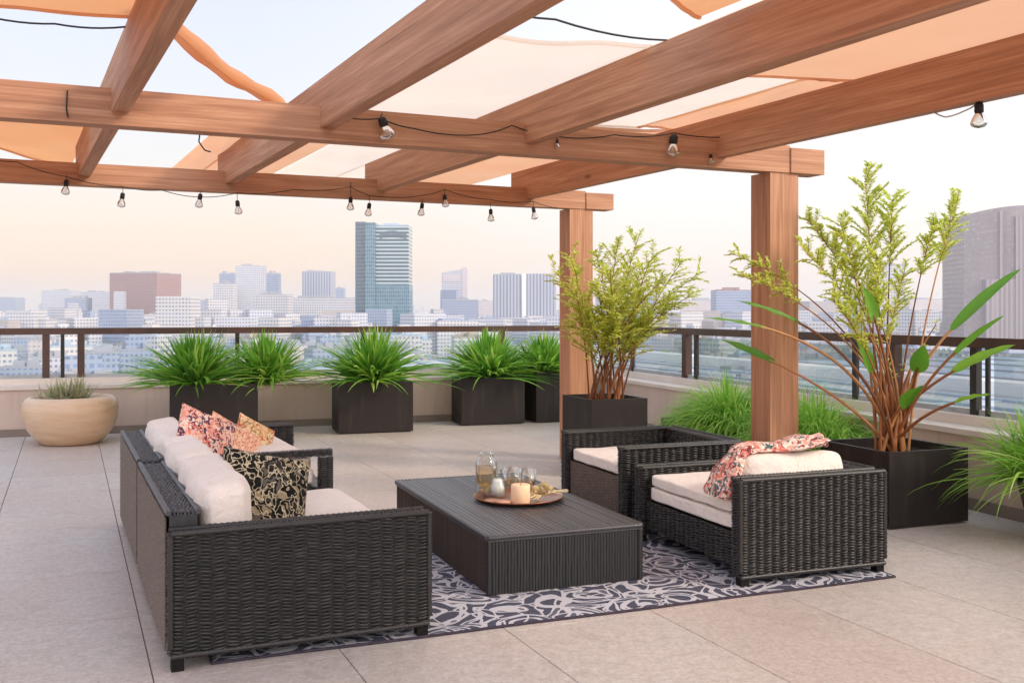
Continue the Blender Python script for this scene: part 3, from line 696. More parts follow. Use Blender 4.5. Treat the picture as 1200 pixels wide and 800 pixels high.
c1 = empty('wicker_armchair', (.693, 6.27, 0), ca, 'far right wicker armchair with a single cream seat cushion and no throw', 'armchair')
L1 = .98
core(c1, 'armrest', (0, 0, .05), (DC, .085, .54), ['-y', '-x', 'tz'], rims=[((0, 0, .545), (DC, 0, .545)), ((0, .085, .545), (DC, .085, .545))])
core(c1, 'backrest', (DC - .1, .09, .05), (DC, L1, .54), ['+x', '-x', 'tz'], rims=[((DC - .1, .09, .545), (DC - .1, L1, .545)), ((DC, .09, .545), (DC, L1, .545))])
core(c1, 'armrest', (0, L1 - .085, .05), (DC - .105, L1, .54), ['-y', '-x', 'tz'], rims=[((0, L1 - .085, .545), (DC - .1, L1 - .085, .545)), ((0, L1, .545), (DC - .1, L1, .545))])
core(c1, 'seat_frame', (.03, .09, .09), (DC - .105, L1 - .09, .352), ['-x'], mat='wicker_warm_lit', kind='weave', pu=.03, pv=.01, r=.004)
legs(c1, [(0, 0), (DC - .055, 0), (0, L1 - .06), (DC - .055, L1 - .06)], .08)
cush(c1, 'seat_cushion', (.03, .095, .358), (DC - .11, L1 - .09, .44), 15, puff=.08)

# coffee table
ta = R(21.3)
tb = empty('coffee_table', (-.113, 4.945, 0), ta, 'low dark wicker coffee table standing on the patterned rug', 'table')
TW, TL, TZ = .835, 1.75, .30
mb = MB(); mb.box((.004, .004, .01), (TW - .004, TL - .004, TZ - .03)); reeds(mb, (0, 0, .012), X, Z_, -Y_, TW, TZ - .035, .0165, .005); reeds(mb, (TW, 0, .012), Y_, Z_, X, TL, TZ - .035, .0165, .005)
reeds(mb, (0, TL, .012), X, Z_, Y_, TW, TZ - .035, .0165, .005)
for px_, py_ in ((0, 0), (TW, 0)): rim(mb, (px_, py_, .012), (px_, py_, TZ - .02), .014)
mb.build('body', 'reed_dark', tb, smooth=True)
mb = MB(); reeds(mb, (0, 0, .012), Y_, Z_, -X, TL, TZ - .035, .012, .003); mb.build('side_panel', 'reed_warm_lit', tb, smooth=True)
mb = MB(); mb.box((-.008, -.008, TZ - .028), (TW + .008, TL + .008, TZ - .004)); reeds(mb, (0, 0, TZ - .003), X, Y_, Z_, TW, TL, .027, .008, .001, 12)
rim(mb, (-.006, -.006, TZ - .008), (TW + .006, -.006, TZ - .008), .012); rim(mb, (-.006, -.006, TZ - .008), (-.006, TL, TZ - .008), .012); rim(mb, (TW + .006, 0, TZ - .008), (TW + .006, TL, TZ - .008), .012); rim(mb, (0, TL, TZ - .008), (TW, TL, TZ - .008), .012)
mb.build('tabletop', 'wicker_top_lit', tb, smooth=True)

# rug
ra = R(22.2)
mb = MB(); n = 60; G = []
for i in range(n + 1):
    G.append([(3.46 * i / n, 2.1 * j / 24, .009 + .0025 * noise.noise(V3((i * .12, j * .2, 0)))) for j in range(25)])
mb.grid(G)
rug = empty('area_rug', (-1.19, 4.008, 0), ra, 'slate and white scroll-patterned rug under the coffee table', 'rug')
mb.build('pile', 'rug', rug, smooth=True)
mb = MB()
for p, q in (((0, 0, .006), (3.46, 0, .006)), ((3.46, 0, .006), (3.46, 2.1, .006)), ((0, 2.1, .006), (3.46, 2.1, .006)), ((0, 0, .006), (0, 2.1, .006))): mb.tube([V3(p).lerp(V3(q), k / 20) + V3((.003 * math.sin(k * 1.3), .004 * math.sin(k), 0)) for k in range(21)], .0065, 6)
mb.build('hem', 'rug_hem', rug, smooth=True)

# throw pillows
def throw_pillow(px, py, Y, W, H, T, mat, rot, seed, label):
    mb = MB(); pillow(mb, W, H, T, seed)
    mb2 = mb; o = weld(mb2.build('throw_pillow', mat, None, smooth=True), .001)
    o.location = at(px, py, Y); o.rotation_euler = [R(a) for a in rot]; tag(o, label, 'pillow', 'patterned throw pillows'); return o
throw_pillow(310, 580, 4.75, .47, .40, .17, 'pillow_black', (-14, 14, 42), 3, 'black and cream patterned pillow resting on the near sofa seat')
throw_pillow(240, 520, 5.75, .42, .36, .15, 'pillow_coral', (-10, 22, 56), 6, 'coral red patterned pillow leaning on the armchair back cushion')
throw_pillow(272, 525, 5.95, .38, .32, .12, 'pillow_peach', (-22, 30, 48), 7, 'peach speckled pillow leaning between the coral one and the golden one')
throw_pillow(297, 516, 6.35, .30, .26, .11, 'pillow_gold', (-16, 28, 50), 9, 'small golden patterned pillow at the far arm of the armchair')

# scarf on the near right chair
mb = MB(); path = [(-.005, .20, .43), (.0, .19, .47), (.02, .18, .53), (.06, .19, .60), (.12, .21, .655), (.22, .22, .675), (.34, .215, .665), (.45, .21, .68), (.56, .20, .70), (.63, .20, .70)]
n = 60; wN = 20; P = []
def pathpt(u):
    q = u * (len(path) - 1); i = min(int(q), len(path) - 2); f_ = q - i; return V3(path[i]).lerp(V3(path[i + 1]), f_)
for i in range(n + 1):
    u = i / n; p = pathpt(u); dn = (pathpt(min(1, u + .02)) - pathpt(max(0, u - .02))).normalized()
    side = V3((0, 1, 0)); up = side.cross(dn) * -1; up = up if up.z > 0 or up.x < 0 else -up
    w = .085 + .03 * math.sin(u * 9); row = []
    for j in range(wN):
        a = 2 * math.pi * j / wN
        nr = 1 + .45 * noise.noise(V3((u * 7, math.cos(a) * 1.3, math.sin(a) * 1.3))) + .22 * math.sin(a * 5 + u * 6)
        row.append(p + side * (w * nr * math.cos(a)) + up * (.030 * nr * math.sin(a)))
    P.append(row)
mb.grid(P, closed_v=True); mb.cap(P[0]); mb.cap(P[-1][::-1])
o = mb.build('scarf', 'scarf', None, smooth=True); o.location = ch.location; o.rotation_euler = (0, 0, ca)
tag(o, 'crumpled coral and teal patterned scarf draped over the near right armchair cushion', 'scarf')

# things on the table
def onto(px, py): x, y = gp(px, py, TZ + .004); return V3((x, y, TZ + .004))
tray = empty('serving_tray', onto(607, 584), ta, 'round copper serving tray on the coffee table', 'tray')
mb = MB(); mb.lathe([(0, .002), (.2, .002), (.235, .006), (.258, .02), (.264, .02), (.26, .014), (.238, .0), (.0, 0)], 56); mb.build('dish', 'copper', tray, smooth=True)
def vessel(px, py, prof, liq, name, label, cat, extra=None):
    p = onto(px, py) + V3((0, 0, .006)); r = empty(name, p, 0, label, cat)
    mb = MB(); mb.lathe(prof, 28); mb.build('glass_body', 'table_glass', r, smooth=True)
    if liq: mb = MB(); mb.lathe(liq[0], 28); mb.build(liq[2] if len(liq) > 2 else 'drink', liq[1], r, smooth=True)
    return r
v = vessel(570, 580, [(0, .0), (.062, .0), (.066, .01), (.066, .19), (.052, .215), (.040, .235), (.046, .25), (.042, .25), (.037, .234), (.048, .213), (.062, .188), (.062, .012), (0, .012)],
           ([(0, .07), (.058, .07), (.0595, .075), (.0595, .165), (0, .166)], 'amber_liquid'), 'glass_carafe', 'tall glass carafe with an amber drink on the copper tray', 'carafe')
mb = MB()
for k in range(26):
    a = rnd.uniform(0, 6.28); rr = rnd.uniform(0, .045); mb.lathe([(0, -.012), (.009, -.008), (.013, 0), (.009, .008), (0, .012)], 8, (rr * math.cos(a), rr * math.sin(a), rnd.uniform(.024, .06)))
mb.build('pebbles', 'rock_cream', v, smooth=True)
v = vessel(586, 583, [(0, 0), (.058, 0), (.060, .01), (.045, .06), (.030, .105), (.026, .16), (.030, .175), (.026, .175), (.022, .16), (.026, .105), (.041, .06), (.055, .014), (0, .012)],
           ([(0, .014), (.053, .015), (.041, .055), (.0275, .1), (0, .1)], 'cushion_side' if False else 'frost', 'filling'), 'glass_flask', 'cone-shaped flask with a pale filling beside the carafe', 'flask') if False else None
t = NT('frost'); M['frost'] = t.done(t.bsdf(t.mix(t.noise(t.coord(), 60, 3), srgb(200, 204, 204), srgb(240, 238, 232)), .5, .4))
v = vessel(583, 582, [(0, 0), (.056, 0), (.058, .01), (.045, .06), (.030, .105), (.026, .16), (.030, .175), (.026, .175), (.022, .16), (.026, .105), (.041, .06), (.053, .014), (0, .012)],
           ([(0, .014), (.051, .015), (.040, .055), (.0285, .1), (0, .1)], 'frost', 'filling'), 'glass_flask', 'cone-shaped glass flask with a pale filling beside the carafe', 'flask')
vessel(600, 572, [(0, 0), (.048, 0), (.05, .01), (.06, .12), (.057, .12), (.047, .012), (0, .012)], ([(0, .014), (.046, .014), (.051, .06), (0, .06)], 'amber_liquid'), 'drinking_glass', 'low clear tumbler standing behind the candle', 'glass')
vessel(617, 573, [(0, 0), (.05, 0), (.052, .01), (.062, .115), (.059, .115), (.049, .012), (0, .012)], ([(0, .014), (.048, .014), (.053, .05), (0, .05)], 'amber_liquid'), 'drinking_glass', 'clear tumbler standing nearest the driftwood on the tray', 'glass')
p = onto(610, 590) + V3((0, 0, .006)); cd = empty('pillar_candle', p, 0, 'thick cream pillar candle at the front of the copper tray', 'candle')
mb = MB(); mb.lathe([(0, 0), (.052, 0), (.055, .004), (.055, .10), (.05, .106), (.02, .099), (0, .098)], 30); mb.build('wax', 'candle_wax', cd, smooth=True)
mb = MB(); mb.tube([(0, 0, .097), (.002, 0, .108), (.005, 0, .118)], .0015, 5); mb.build('wick', 'cable', cd)
# pale dried flower heads / driftwood
dr = empty('dried_flowers', onto(636, 586) + V3((0, 0, .006)), 0, 'bunch of pale cream dried flowers and twigs on the right of the tray', 'dried flowers')
mb = MB()
for k in range(11):
    a = rnd.uniform(0, 6.28); rr = rnd.uniform(0, .075); cx, cy, cz = rr * math.cos(a) * 1.3, rr * math.sin(a) * .8, rnd.uniform(.03, .085)
    for q in range(26):
        d = V3((rnd.gauss(0, 1), rnd.gauss(0, 1), rnd.gauss(.3, 1))).normalized(); e = d.cross(V3((.3, .5, .8))).normalized() * .009; c0 = V3((cx, cy, cz)); tip = c0 + d * rnd.uniform(.022, .036)
        mb.quad([c0, c0 + d * .018 + e, tip, c0 + d * .018 - e], ti=rnd.random())
mb.build('flower_heads', 'petal', dr) if 'petal' in M else None
leaf('petal', srgb(214, 190, 140), srgb(240, 226, 186), srgb(250, 242, 216), .3, .7)
if not [c_ for c_ in bpy.data.objects if c_.parent == dr]: mb.build('flower_heads', 'petal', dr)
mb = MB()
for k in range(9):
    a = rnd.uniform(2.4, 4.4); mb.tube([(0, 0, .02), (.05 * math.cos(a), .05 * math.sin(a), .03), (.12 * math.cos(a), .12 * math.sin(a) - .02, rnd.uniform(.006, .03))], [.006, .005, .003], 6, ti=rnd.random())
for k in range(5):
    a = rnd.uniform(-.8, .8); mb.tube([(0, 0, .02), (.07 * math.cos(a), .07 * math.sin(a), .05), (.15 * math.cos(a), .12 * math.sin(a), rnd.uniform(.03, .07))], [.007, .006, .003], 6, ti=rnd.random())
mb.build('twigs', 'rock_cream', dr, smooth=True)
for i, (px, py, lab) in enumerate(((578, 588, 'flat copper-pink coaster at the left front of the tray'), (590, 590.5, 'second copper-pink coaster overlapping the candle side of the tray'))):
    mb = MB(); mb.lathe([(0, 0), (.048, 0), (.05, .003), (.048, .007), (0, .007)], 28)
    o = mb.build('coaster', 'coaster' if 'coaster' in M else mottled('coaster', srgb(196, 140, 112), srgb(216, 164, 136), 20, .35, .5), None, smooth=True); o.location = onto(px, py) + V3((0, 0, .0065 + i * .0075)); tag(o, lab, 'coaster', 'coasters on the tray')

# ------------------------------------------------------------------ planters
def box_planter(corner_xy, W, Dp, H, ang, label, name='square_planter'):
    r = empty(name, (corner_xy[0], corner_xy[1], 0), R(ang), label, 'planter', 'black box planters')
    mb = MB(); t_ = .028
    # outer skin with a recessed well
    mb.box((0, 0, .012), (W, t_, H)); mb.box((0, Dp - t_, .012), (W, Dp, H)); mb.box((0, t_ + .0005, .012), (t_, Dp - t_ - .0005, H)); mb.box((W - t_, t_ + .0005, .012), (W, Dp - t_ - .0005, H)); mb.box((t_ + .001, t_ + .001, .02), (W - t_ - .001, Dp - t_ - .001, .06))
    mb.build('box', 'planter', r, bevel=.004)
    mb = MB(); n = 14; mb.grid([[(t_ + (W - 2 * t_) * i / n, t_ + (Dp - 2 * t_) * j / n, H - .05 + .02 * noise.noise(V3((i, j, W)))) for j in range(n + 1)] for i in range(n + 1)]); mb.build('soil', 'soil', r, smooth=True)
    return r, r.matrix_basis if False else (lambda u, v, z=H - .04: V3((corner_xy[0], corner_xy[1], 0)) + Matrix.Rotation(R(ang), 3, 'Z') @ V3((W * u, Dp * v, z)))
plA = box_planter(at(199, 500, 10.6).xy, .90, .62, .62, 19.1, 'black box planter at the left, behind the coral pillows')
plB = box_planter((-1.967, 11.481), .86, .55, .585, 18, 'black box planter standing clear in the middle of the back row')
plC = box_planter((-.614, 12.335), .81, .50, .585, 17.5, 'black box planter right of the middle one, touching the narrow one')
plD = box_planter((.305, 12.66), .60, .55, .64, 19.1, 'narrow black box planter half hidden behind the far post')
pl2 = box_planter((.667, 8.48), .53, .60, .655, 21, 'black box planter at the foot of the far post, holding the bushy bamboo')
pl3 = box_planter((2.412, 6.468), .655, .68, .495, 21, 'large black box planter at the right holding the tall plumed plant')
tr_ = box_planter((2.62 - .55, 7.86), .30, .001, .1, 19) if False else None
# long trough at the foot of the side parapet
lt = corner + UB * -.38 + UA * -5.9
plT = box_planter((lt.x, lt.y), .34, 3.1, .27, 19.1, 'low black trough at the foot of the right parapet holding two grass clumps', 'trough_planter')
# tapered pot at the right edge
tp = V3((3.27, 6.15, 0)); pot2 = empty('tapered_pot', tp, R(19), 'dark brown tapered pot at the right edge of the terrace', 'pot')
mb = MB()
mb.lathe([(0, .0), (.13, 0), (.135, .01), (.25, .36), (.25, .38), (.225, .38), (.222, .34), (0, .34)], 4)
mb.build('body', 'planter', pot2, bevel=.004)
mb = MB(); mb.lathe([(0, .342), (.218, .342)], 4); mb.build('soil', 'soil', pot2)
# big round bowl
bp_ = V3((*gp(74, 523, 0), 0)) + V3((-.04, .27, 0)); bowl = empty('round_bowl_pot', bp_, 0, 'big round beige glazed bowl pot at the left by the back parapet', 'pot')
mb = MB(); k_ = 1.0
prof = [(0, 0), (.26, 0), (.30, .012), (.37, .08), (.43, .17), (.465, .27), (.478, .36), (.47, .43), (.445, .475), (.415, .495), (.40, .50), (.385, .492), (.375, .47), (.37, .44), (0, .43)]
mb.lathe(prof, 56); mb.build('body', 'bowl_glaze', bowl, smooth=True)
mb = MB(); mb.lathe([(0, .455), (.2, .452), (.372, .446)], 40); mb.build('soil', 'soil', bowl, smooth=True)

# ------------------------------------------------------------------ plants
def blade(mb, base, az, el, Ln, w, droop, ti, segs=7, fold=.25, tip=1.0):
    d = V3((math.cos(az) * math.cos(el), math.sin(az) * math.cos(el), math.sin(el))); p = V3(base); side = V3((-math.sin(az), math.cos(az), 0))
    side = (side + V3((0, 0, rnd.uniform(-.5, .5)))).normalized()
    st = Ln / segs; rows = []
    for k in range(segs + 1):
        u = k / segs; ww = w * (1 - u ** 2.2) * (.55 + .45 * min(1, u * 5)) * tip + .0006
        nrm = side.cross(d).normalized()
        rows.append([p - side * ww * .5 + nrm * ww * fold, p, p + side * ww * .5 + nrm * ww * fold])
        p = p + d * st; d = (d + V3((0, 0, -droop * st / Ln * (.4 + 1.5 * u)))).normalized()
    mb.grid(rows, ti=ti)
def spiky(base, rx, n, Ln, w, label, name='spiky_plant', mat='leaf_spiky', group='spiky green plants along the back parapet', elmin=-5, droop=.9, lean=(0, 0), spread=.05):
    r = empty(name, base, 0, label, 'plant', group); mb = MB()
    for k in range(n):
        az = rnd.uniform(0, 2 * math.pi); el = R(elmin + (88 - elmin) * (rnd.random() ** .95)); l = Ln * rnd.uniform(.65, 1.05) * (1 - (.42 if mat == 'leaf_spiky' else .26) * math.sin(el))
        b = V3((rnd.gauss(0, spread) + lean[0], rnd.gauss(0, spread) + lean[1], rnd.uniform(-.01, .09)))
        blade(mb, b, az, el, l, w * rnd.uniform(.7, 1.15), droop * rnd.uniform(.5, 1.3), min(1, max(0, rnd.gauss(.45, .25))))
    mb.build('leaves', mat, r, smooth=True)
    st = MB()
    for k in range(7): st.tube([(rnd.gauss(0, spread) + lean[0] * .3, rnd.gauss(0, spread), -.06), (rnd.gauss(0, spread) + lean[0] * .5, rnd.gauss(0, spread), .05)], .012, 6, ti=rnd.random())
    st.build('stem', 'cane', r, smooth=True)
    return r
spiky(plA[1](.28, .35), 0, 500, 1.0, .044, 'spiky green plant in the leftmost box planter', elmin=6, droop=.62)
spiky(plA[1](.97, .75), 0, 460, .98, .042, 'spiky green plant spilling past the right end of the leftmost planter', lean=(.14, .1), elmin=4, droop=.7)
spiky(plB[1](.5, .4), 0, 520, 1.12, .047, 'spiky green plant in the middle box planter of the back row', elmin=6, droop=.62)
spiky(plC[1](.5, .4), 0, 500, 1.02, .047, 'spiky green plant in the planter left of the narrow one', elmin=6, droop=.62)
spiky(plD[1](.25, .3), 0, 440, .86, .044, 'spiky green plant in the narrow planter by the far post', elmin=6, droop=.62)
spiky(tp + V3((-.02, 0, .36)), 0, 620, .66, .018, 'fine leaved green plant in the tapered pot at the right edge', group='', elmin=-5, droop=1.2, mat='leaf_grass', name='arching_grass', spread=.07)
def grass(base, n, Ln, label, sx=.3, sy=.45):
    r = empty('ornamental_grass', base, TH, label, 'grass plant', 'grass clumps by the side parapet'); mb = MB()
    for k in range(n):
        u, v = rnd.gauss(0, .42), rnd.gauss(0, .42); az = math.atan2(v, u) + rnd.gauss(0, .7); el = R(max(8, 80 - 62 * math.hypot(u, v) + rnd.gauss(0, 14)))
        b = V3((u * sx * .55, v * sy * .8, rnd.uniform(-.02, .04))); blade(mb, b, az, el, Ln * rnd.uniform(.55, 1.1), .0125, rnd.uniform(1.5, 2.9), min(1, max(0, rnd.gauss(.5, .28))), 6, .2)
    mb.build('leaves', 'leaf_grass', r, smooth=True); return r
def trough(dist): p = corner + UB * -.21 + UA * dist; return V3((p.x, p.y, .24))
grass(trough(-3.85), 2300, .60, 'bushy green grass clump left of the near post, by the parapet', sx=.42, sy=.62)
grass(trough(-5.2), 2300, .56, 'bushy green grass clump between the near post and the plumed plant', sx=.42, sy=.72)
# succulent in the bowl
r = empty('bowl_succulent', bp_ + V3((-.02, 0, .45)), 0, 'small pinkish green spiky succulent in the round bowl pot', 'plant'); mb = MB()
for k in range(190):
    az = rnd.uniform(0, 6.28); el = R(rnd.uniform(12, 85)); blade(mb, (rnd.gauss(0, .09), rnd.gauss(0, .06), -.01), az, el, rnd.uniform(.18, .32), .026, .25, min(1, max(0, rnd.gauss(.4, .3))), 4, .3)
mb.build('leaves', 'leaf_succulent', r, smooth=True)

def bez(a, b, c, n):                     # quadratic curve
    return [a * ((1 - u) ** 2) + b * (2 * u * (1 - u)) + c * (u * u) for u in [k / n for k in range(n + 1)]]
def leaflet(mb, p, d, ln, w, ti):
    d = d.normalized(); s = d.cross(V3((rnd.uniform(-.5, .5), rnd.uniform(-.5, .5), 1))).normalized() * w; n_ = s.cross(d).normalized() * w * .3
    m = p + d * ln * .45
    mb.quad([p, m + s + n_, p + d * ln, m - s + n_], ti=ti)
def plume(st, lf, pts, r0, start=.45, dens=150, ln=.055, w=.008, side=.20, shoots=16):
    n = len(pts) - 1; st.tube(pts, [r0 * (1 - .8 * k / n) for k in range(n + 1)], 6, ti=rnd.random())
    for k in range(shoots):
        u = start + (1 - start) * (k + rnd.random()) / shoots; i = min(int(u * n), n - 1); p = pts[i].lerp(pts[i + 1], u * n - i)
        d = (pts[i + 1] - pts[i]).normalized(); az = rnd.uniform(0, 6.28); o = V3((math.cos(az), math.sin(az), rnd.uniform(-.2, .5)))
        o = (o - d * o.dot(d)).normalized(); sl = side * (1.15 - u * .75) * rnd.uniform(.7, 1.2)
        tip = p + (d * .75 + o * .8).normalized() * sl; mid = p.lerp(tip, .5) + V3((0, 0, .02))
        sp = bez(p, mid, tip, 5); st.tube(sp, [.0022] * 6, 4, ti=rnd.random(), caps=False)
        m = max(4, int(dens / shoots))
        for q in range(m):
            uu = (q + .5) / m; j = min(int(uu * 5), 4); pp = sp[j].lerp(sp[j + 1], uu * 5 - j); dd = (tip - p).normalized()
            sd_ = dd.cross(V3((0, 0, 1))); sd_ = sd_.normalized() if sd_.length > .1 else V3((1, 0, 0)); oo = sd_ * (1 if q % 2 else -1) + V3((rnd.gauss(0, .25), rnd.gauss(0, .25), rnd.gauss(-.05, .3)))
            leaflet(lf, pp, dd * .7 + oo * .75, ln * rnd.uniform(.6, 1.2), w * rnd.uniform(.7, 1.2), min(1, max(0, rnd.gauss(.5, .28))))
# bushy bamboo at the far post
b0 = pl2[1](.5, .45); st, lf = MB(), MB()
tips = [(650, 318, 8.5), (668, 300, 8.75), (700, 300, 8.9), (724, 286, 8.8), (748, 279, 8.7), (770, 296, 8.9), (800, 306, 8.6), (818, 322, 8.8), (812, 344, 8.5), (775, 330, 8.4), (740, 322, 9.0), (700, 335, 8.6), (676, 350, 8.5),
        (722, 350, 8.4), (752, 352, 8.9), (785, 355, 8.6), (695, 385, 8.45), (760, 384, 8.6), (672, 378, 8.7), (728, 392, 8.5), (712, 320, 8.3), (760, 310, 8.5)]
for i, (x, y, Yd) in enumerate(tips):
    tip = at(x, y, Yd); bs_ = b0 + V3((rnd.uniform(-.15, .15), rnd.uniform(-.1, .1), -.03)); mid = bs_.lerp(tip, .5) + V3(((bs_.x - tip.x) * .22, 0, .16))
    plume(st, lf, bez(bs_, mid, tip, 12), .0125 if i % 2 else .009, .38, 430, .050, .0125, .33, 24)
r = empty('bushy_bamboo', b0, 0, 'bushy pale green bamboo in the planter at the far post', 'plant')
for mbx, nm, mt in ((st, 'stems', 'cane'), (lf, 'foliage', 'leaf_plume')):
    for i, p in enumerate(mbx.v): mbx.v[i] = V3(p) - b0
    mbx.build(nm, mt, r, smooth=(nm == 'stems'))
# tall plumed plant at right
b0 = pl3[1](.52, .55); st, lf, pd = MB(), MB(), MB()
def stalk(x, y, Yd, bend=(0, 0), bx=None):
    tip = at(x, y, Yd); bs_ = b0 + V3((bx if bx is not None else rnd.uniform(-.11, .11), rnd.uniform(-.1, .1), -.03)); mid = V3((bs_.x + (tip.x - bs_.x) * .22, bs_.y + (tip.y - bs_.y) * .4, bs_.z + (max(tip.z, .9) - bs_.z) * .52 + bend[1] * .9)); return bez(bs_, mid, tip, 16)
for (x, y, Yd, bend, sta, dn, sd) in (
        (1014, 207, 6.9, (.10, .08), .70, 420, .20), (1046, 234, 6.9, (.03, .1), .76, 320, .17), (945, 256, 7.1, (.12, .22), .74, 330, .15), (985, 262, 6.8, (.08, .12), .76, 300, .15),
        (1122, 238, 6.9, (-.04, .05), .78, 330, .15), (1094, 262, 6.8, (-.03, .05), .80, 220, .12), (944, 296, 6.7, (.08, .2), .66, 330, .16), (1000, 312, 6.9, (.05, .15), .66, 300, .16), (1060, 318, 7.1, (0, .1), .72, 200, .12),
        (860, 298, 6.75, (.1, .32), .80, 150, .10), (975, 350, 6.6, (.05, .12), .66, 260, .13), (1028, 300, 6.7, (.02, .1), .75, 220, .14), (866, 322, 6.7, (.1, .3), .80, 150, .09), (1020, 345, 6.7, (0, .1), .7, 200, .12)):
    plume(st, lf, stalk(x, y, Yd, bend), .010, sta - .05, int(dn * 2.8), .038, .0088, sd * 1.8, 28)
for k in range(10):                                           # bare canes at the heart of the clump
    plume(st, lf, stalk(1012 + k * 9 + rnd.uniform(-6, 6), rnd.uniform(380, 440), 6.9 + rnd.uniform(-.1, .1), (0, .05), None), .018, .9, 8, .04, .008, .06, 2)
def paddle(pts, start, w, ti, twist=0.0, split=False):        # long leaf blade along the end of its stalk
    n = len(pts) - 1; st.tube(pts[:int(n * start) + 2], [.013 * (1 - .5 * k / n) for k in range(int(n * start) + 2)], 6, ti=rnd.random())
    rows = []; seg = 18
    for k in range(seg + 1):
        u = start + (1 - start) * k / seg; i = min(int(u * n), n - 1); p = pts[i].lerp(pts[i + 1], u * n - i); d = (pts[i + 1] - pts[i]).normalized()
        s_ = d.cross(V3((math.sin(twist), -math.cos(twist) * .75, .65))).normalized(); nn = s_.cross(d).normalized()
        ww = w * (math.sin(math.pi * min(1, (k / seg) ** .75)) ** .65) if 0 < k < seg else .002
        wv = .004 * math.sin(k * 1.1 + w * 90)
        rows.append([p - s_ * ww + nn * (ww * .35 + wv), p - s_ * ww * .5 + nn * ww * .12, p, p + s_ * ww * .5 + nn * ww * .12, p + s_ * ww + nn * (ww * .35 - wv)])
    pd.grid(rows, ti=ti)
for (x, y, Yd, bend, sta, w, ti) in ((1196, 315, 6.7, (.02, .12), .62, .036, .35), (1176, 370, 6.5, (.05, .12), .66, .022, .5), (1190, 404, 6.4, (.02, .14), .66, .04, .75), (1160, 462, 6.3, (.08, .12), .72, .026, .8),
        (862, 352, 6.6, (.2, .36), .70, .018, .4), (846, 398, 6.9, (.12, .02), .78, .034, .2), (1012, 338, 6.6, (.0, .1), .78, .05, .55), (1000, 392, 6.7, (.05, .12), .6, .05, .5), (1084, 405, 6.6, (.0, .1), .7, .06, .25), (826, 372, 6.5, (.25, .40), .76, .013, .45), (1082, 452, 6.5, (0, .06), .6, .045, .3)):
    paddle(stalk(x, y, Yd, bend), sta, w, ti, rnd.uniform(-.4, .4))
r = empty('plumed_cane_plant', b0, 0, 'tall plant of reddish canes with yellow-green plumes and paddle leaves', 'plant')
for mbx, nm, mt in ((st, 'canes', 'cane'), (lf, 'plumes', 'leaf_plume'), (pd, 'paddle_leaves', 'leaf_paddle')):
    for i, p in enumerate(mbx.v): mbx.v[i] = V3(p) - b0
    mbx.build(nm, mt, r, smooth=(nm != 'plumes'))

# ------------------------------------------------------------------ the city
GZ = -40.0
mb = MB(); mb.quad([(-14000, -6000, GZ), (14000, -6000, GZ), (14000, 16000, GZ), (-14000, 16000, GZ)]); tag(mb.build('ground', 'city_ground'), kind='structure')
class CB(MB):
    def block(s, x0, x1, y0, y1, z0, z1):           # walls with running uv in metres
        c = [(x0, y0), (x1, y0), (x1, y1), (x0, y1)]; run = 0
        for q in range(4):
            a, b = c[q], c[(q + 1) % 4]; L_ = math.dist(a, b)
            s.quad([(a[0], a[1], z0), (b[0], b[1], z0), (b[0], b[1], z1), (a[0], a[1], z1)], [(run, z0), (run + L_, z0), (run + L_, z1), (run, z1)]); run += L_
        s.quad([(x0, y0, z1), (x1, y0, z1), (x1, y1, z1), (x0, y1, z1)], [(0.0, 0.0)] * 4)
def roofs(parent, w, d, h, mat, sd, n=3):
    rr = random.Random(sd); mb = MB(); e = .5
    for a, b in (((-w / 2, -d / 2), (w / 2, -d / 2 + e)), ((-w / 2, d / 2 - e), (w / 2, d / 2)), ((-w / 2, -d / 2 + e), (-w / 2 + e, d / 2 - e)), ((w / 2 - e, -d / 2 + e), (w / 2, d / 2 - e))): mb.box((a[0], a[1], h + .01), (b[0], b[1], h + 1.1))
    for k in range(n):
        x, y = rr.uniform(-.32, .32) * w, rr.uniform(-.32, .32) * d; a, b = rr.uniform(.06, .16) * w, rr.uniform(.06, .16) * d; mb.box((x - a, y - b, h + .02 + k * .01), (x + a, y + b, h + rr.uniform(2, 4.5)))
    return mb.build('rooftop_units', mat, parent)
def tower(x0, x1, ytop, D, label, mat, depth=None, rot=0, roofmat='roof_pale', name='office_tower', cat='building', extra=None, units=3):
    w = (x1 - x0) * D / F; c = ((x0 + x1) / 2 - 600) * D / F; h = EYE + (HZ - ytop) * D / F - GZ; depth = depth or w * .8
    if rot: w = w / (math.cos(R(abs(rot))) + .8 * math.sin(R(abs(rot)))); depth = w * .8
    r = empty(name, (c, D, GZ), R(rot), label, cat); mb = CB(); mb.block(-w / 2, w / 2, -depth / 2, depth / 2, 0, h); mb.build('walls', mat, r)
    if units: roofs(r, w, depth, h, roofmat, int(x0), units)
    return r, w, depth, h
tower(135, 207, 321, 1500, 'broad reddish-brown office block on the left skyline', 'f_brown', rot=-14)
tower(176, 236, 352, 1750, 'low mauve block at the right foot of the reddish-brown block', 'f_bluegrey')
tower(55, 88, 341, 2300, 'pale stepped block at the far left of the skyline', 'f_white')
tower(-4, 24, 349, 2600, 'small grey block at the left edge of the skyline', 'f_bluegrey')
tower(80, 104, 350, 1500, 'small blue-grey block before the reddish-brown block', 'f_bluegrey')
tower(100, 136, 343, 1700, 'pale block touching the left side of the reddish-brown block', 'f_white')
tower(275, 314, 313, 1400, 'tall pale blue slab at the centre of the twin-stepped cluster', 'f_white', rot=12)
tower(259, 276, 321, 1500, 'slim pale slab at the left of the twin-stepped cluster', 'f_bluegrey')
tower(253, 276, 333, 1350, 'low pale wing at the left foot of the twin-stepped cluster', 'f_white2')
tower(312, 328, 321, 1500, 'narrow grey slab at the right of the twin-stepped cluster', 'f_bluegrey')
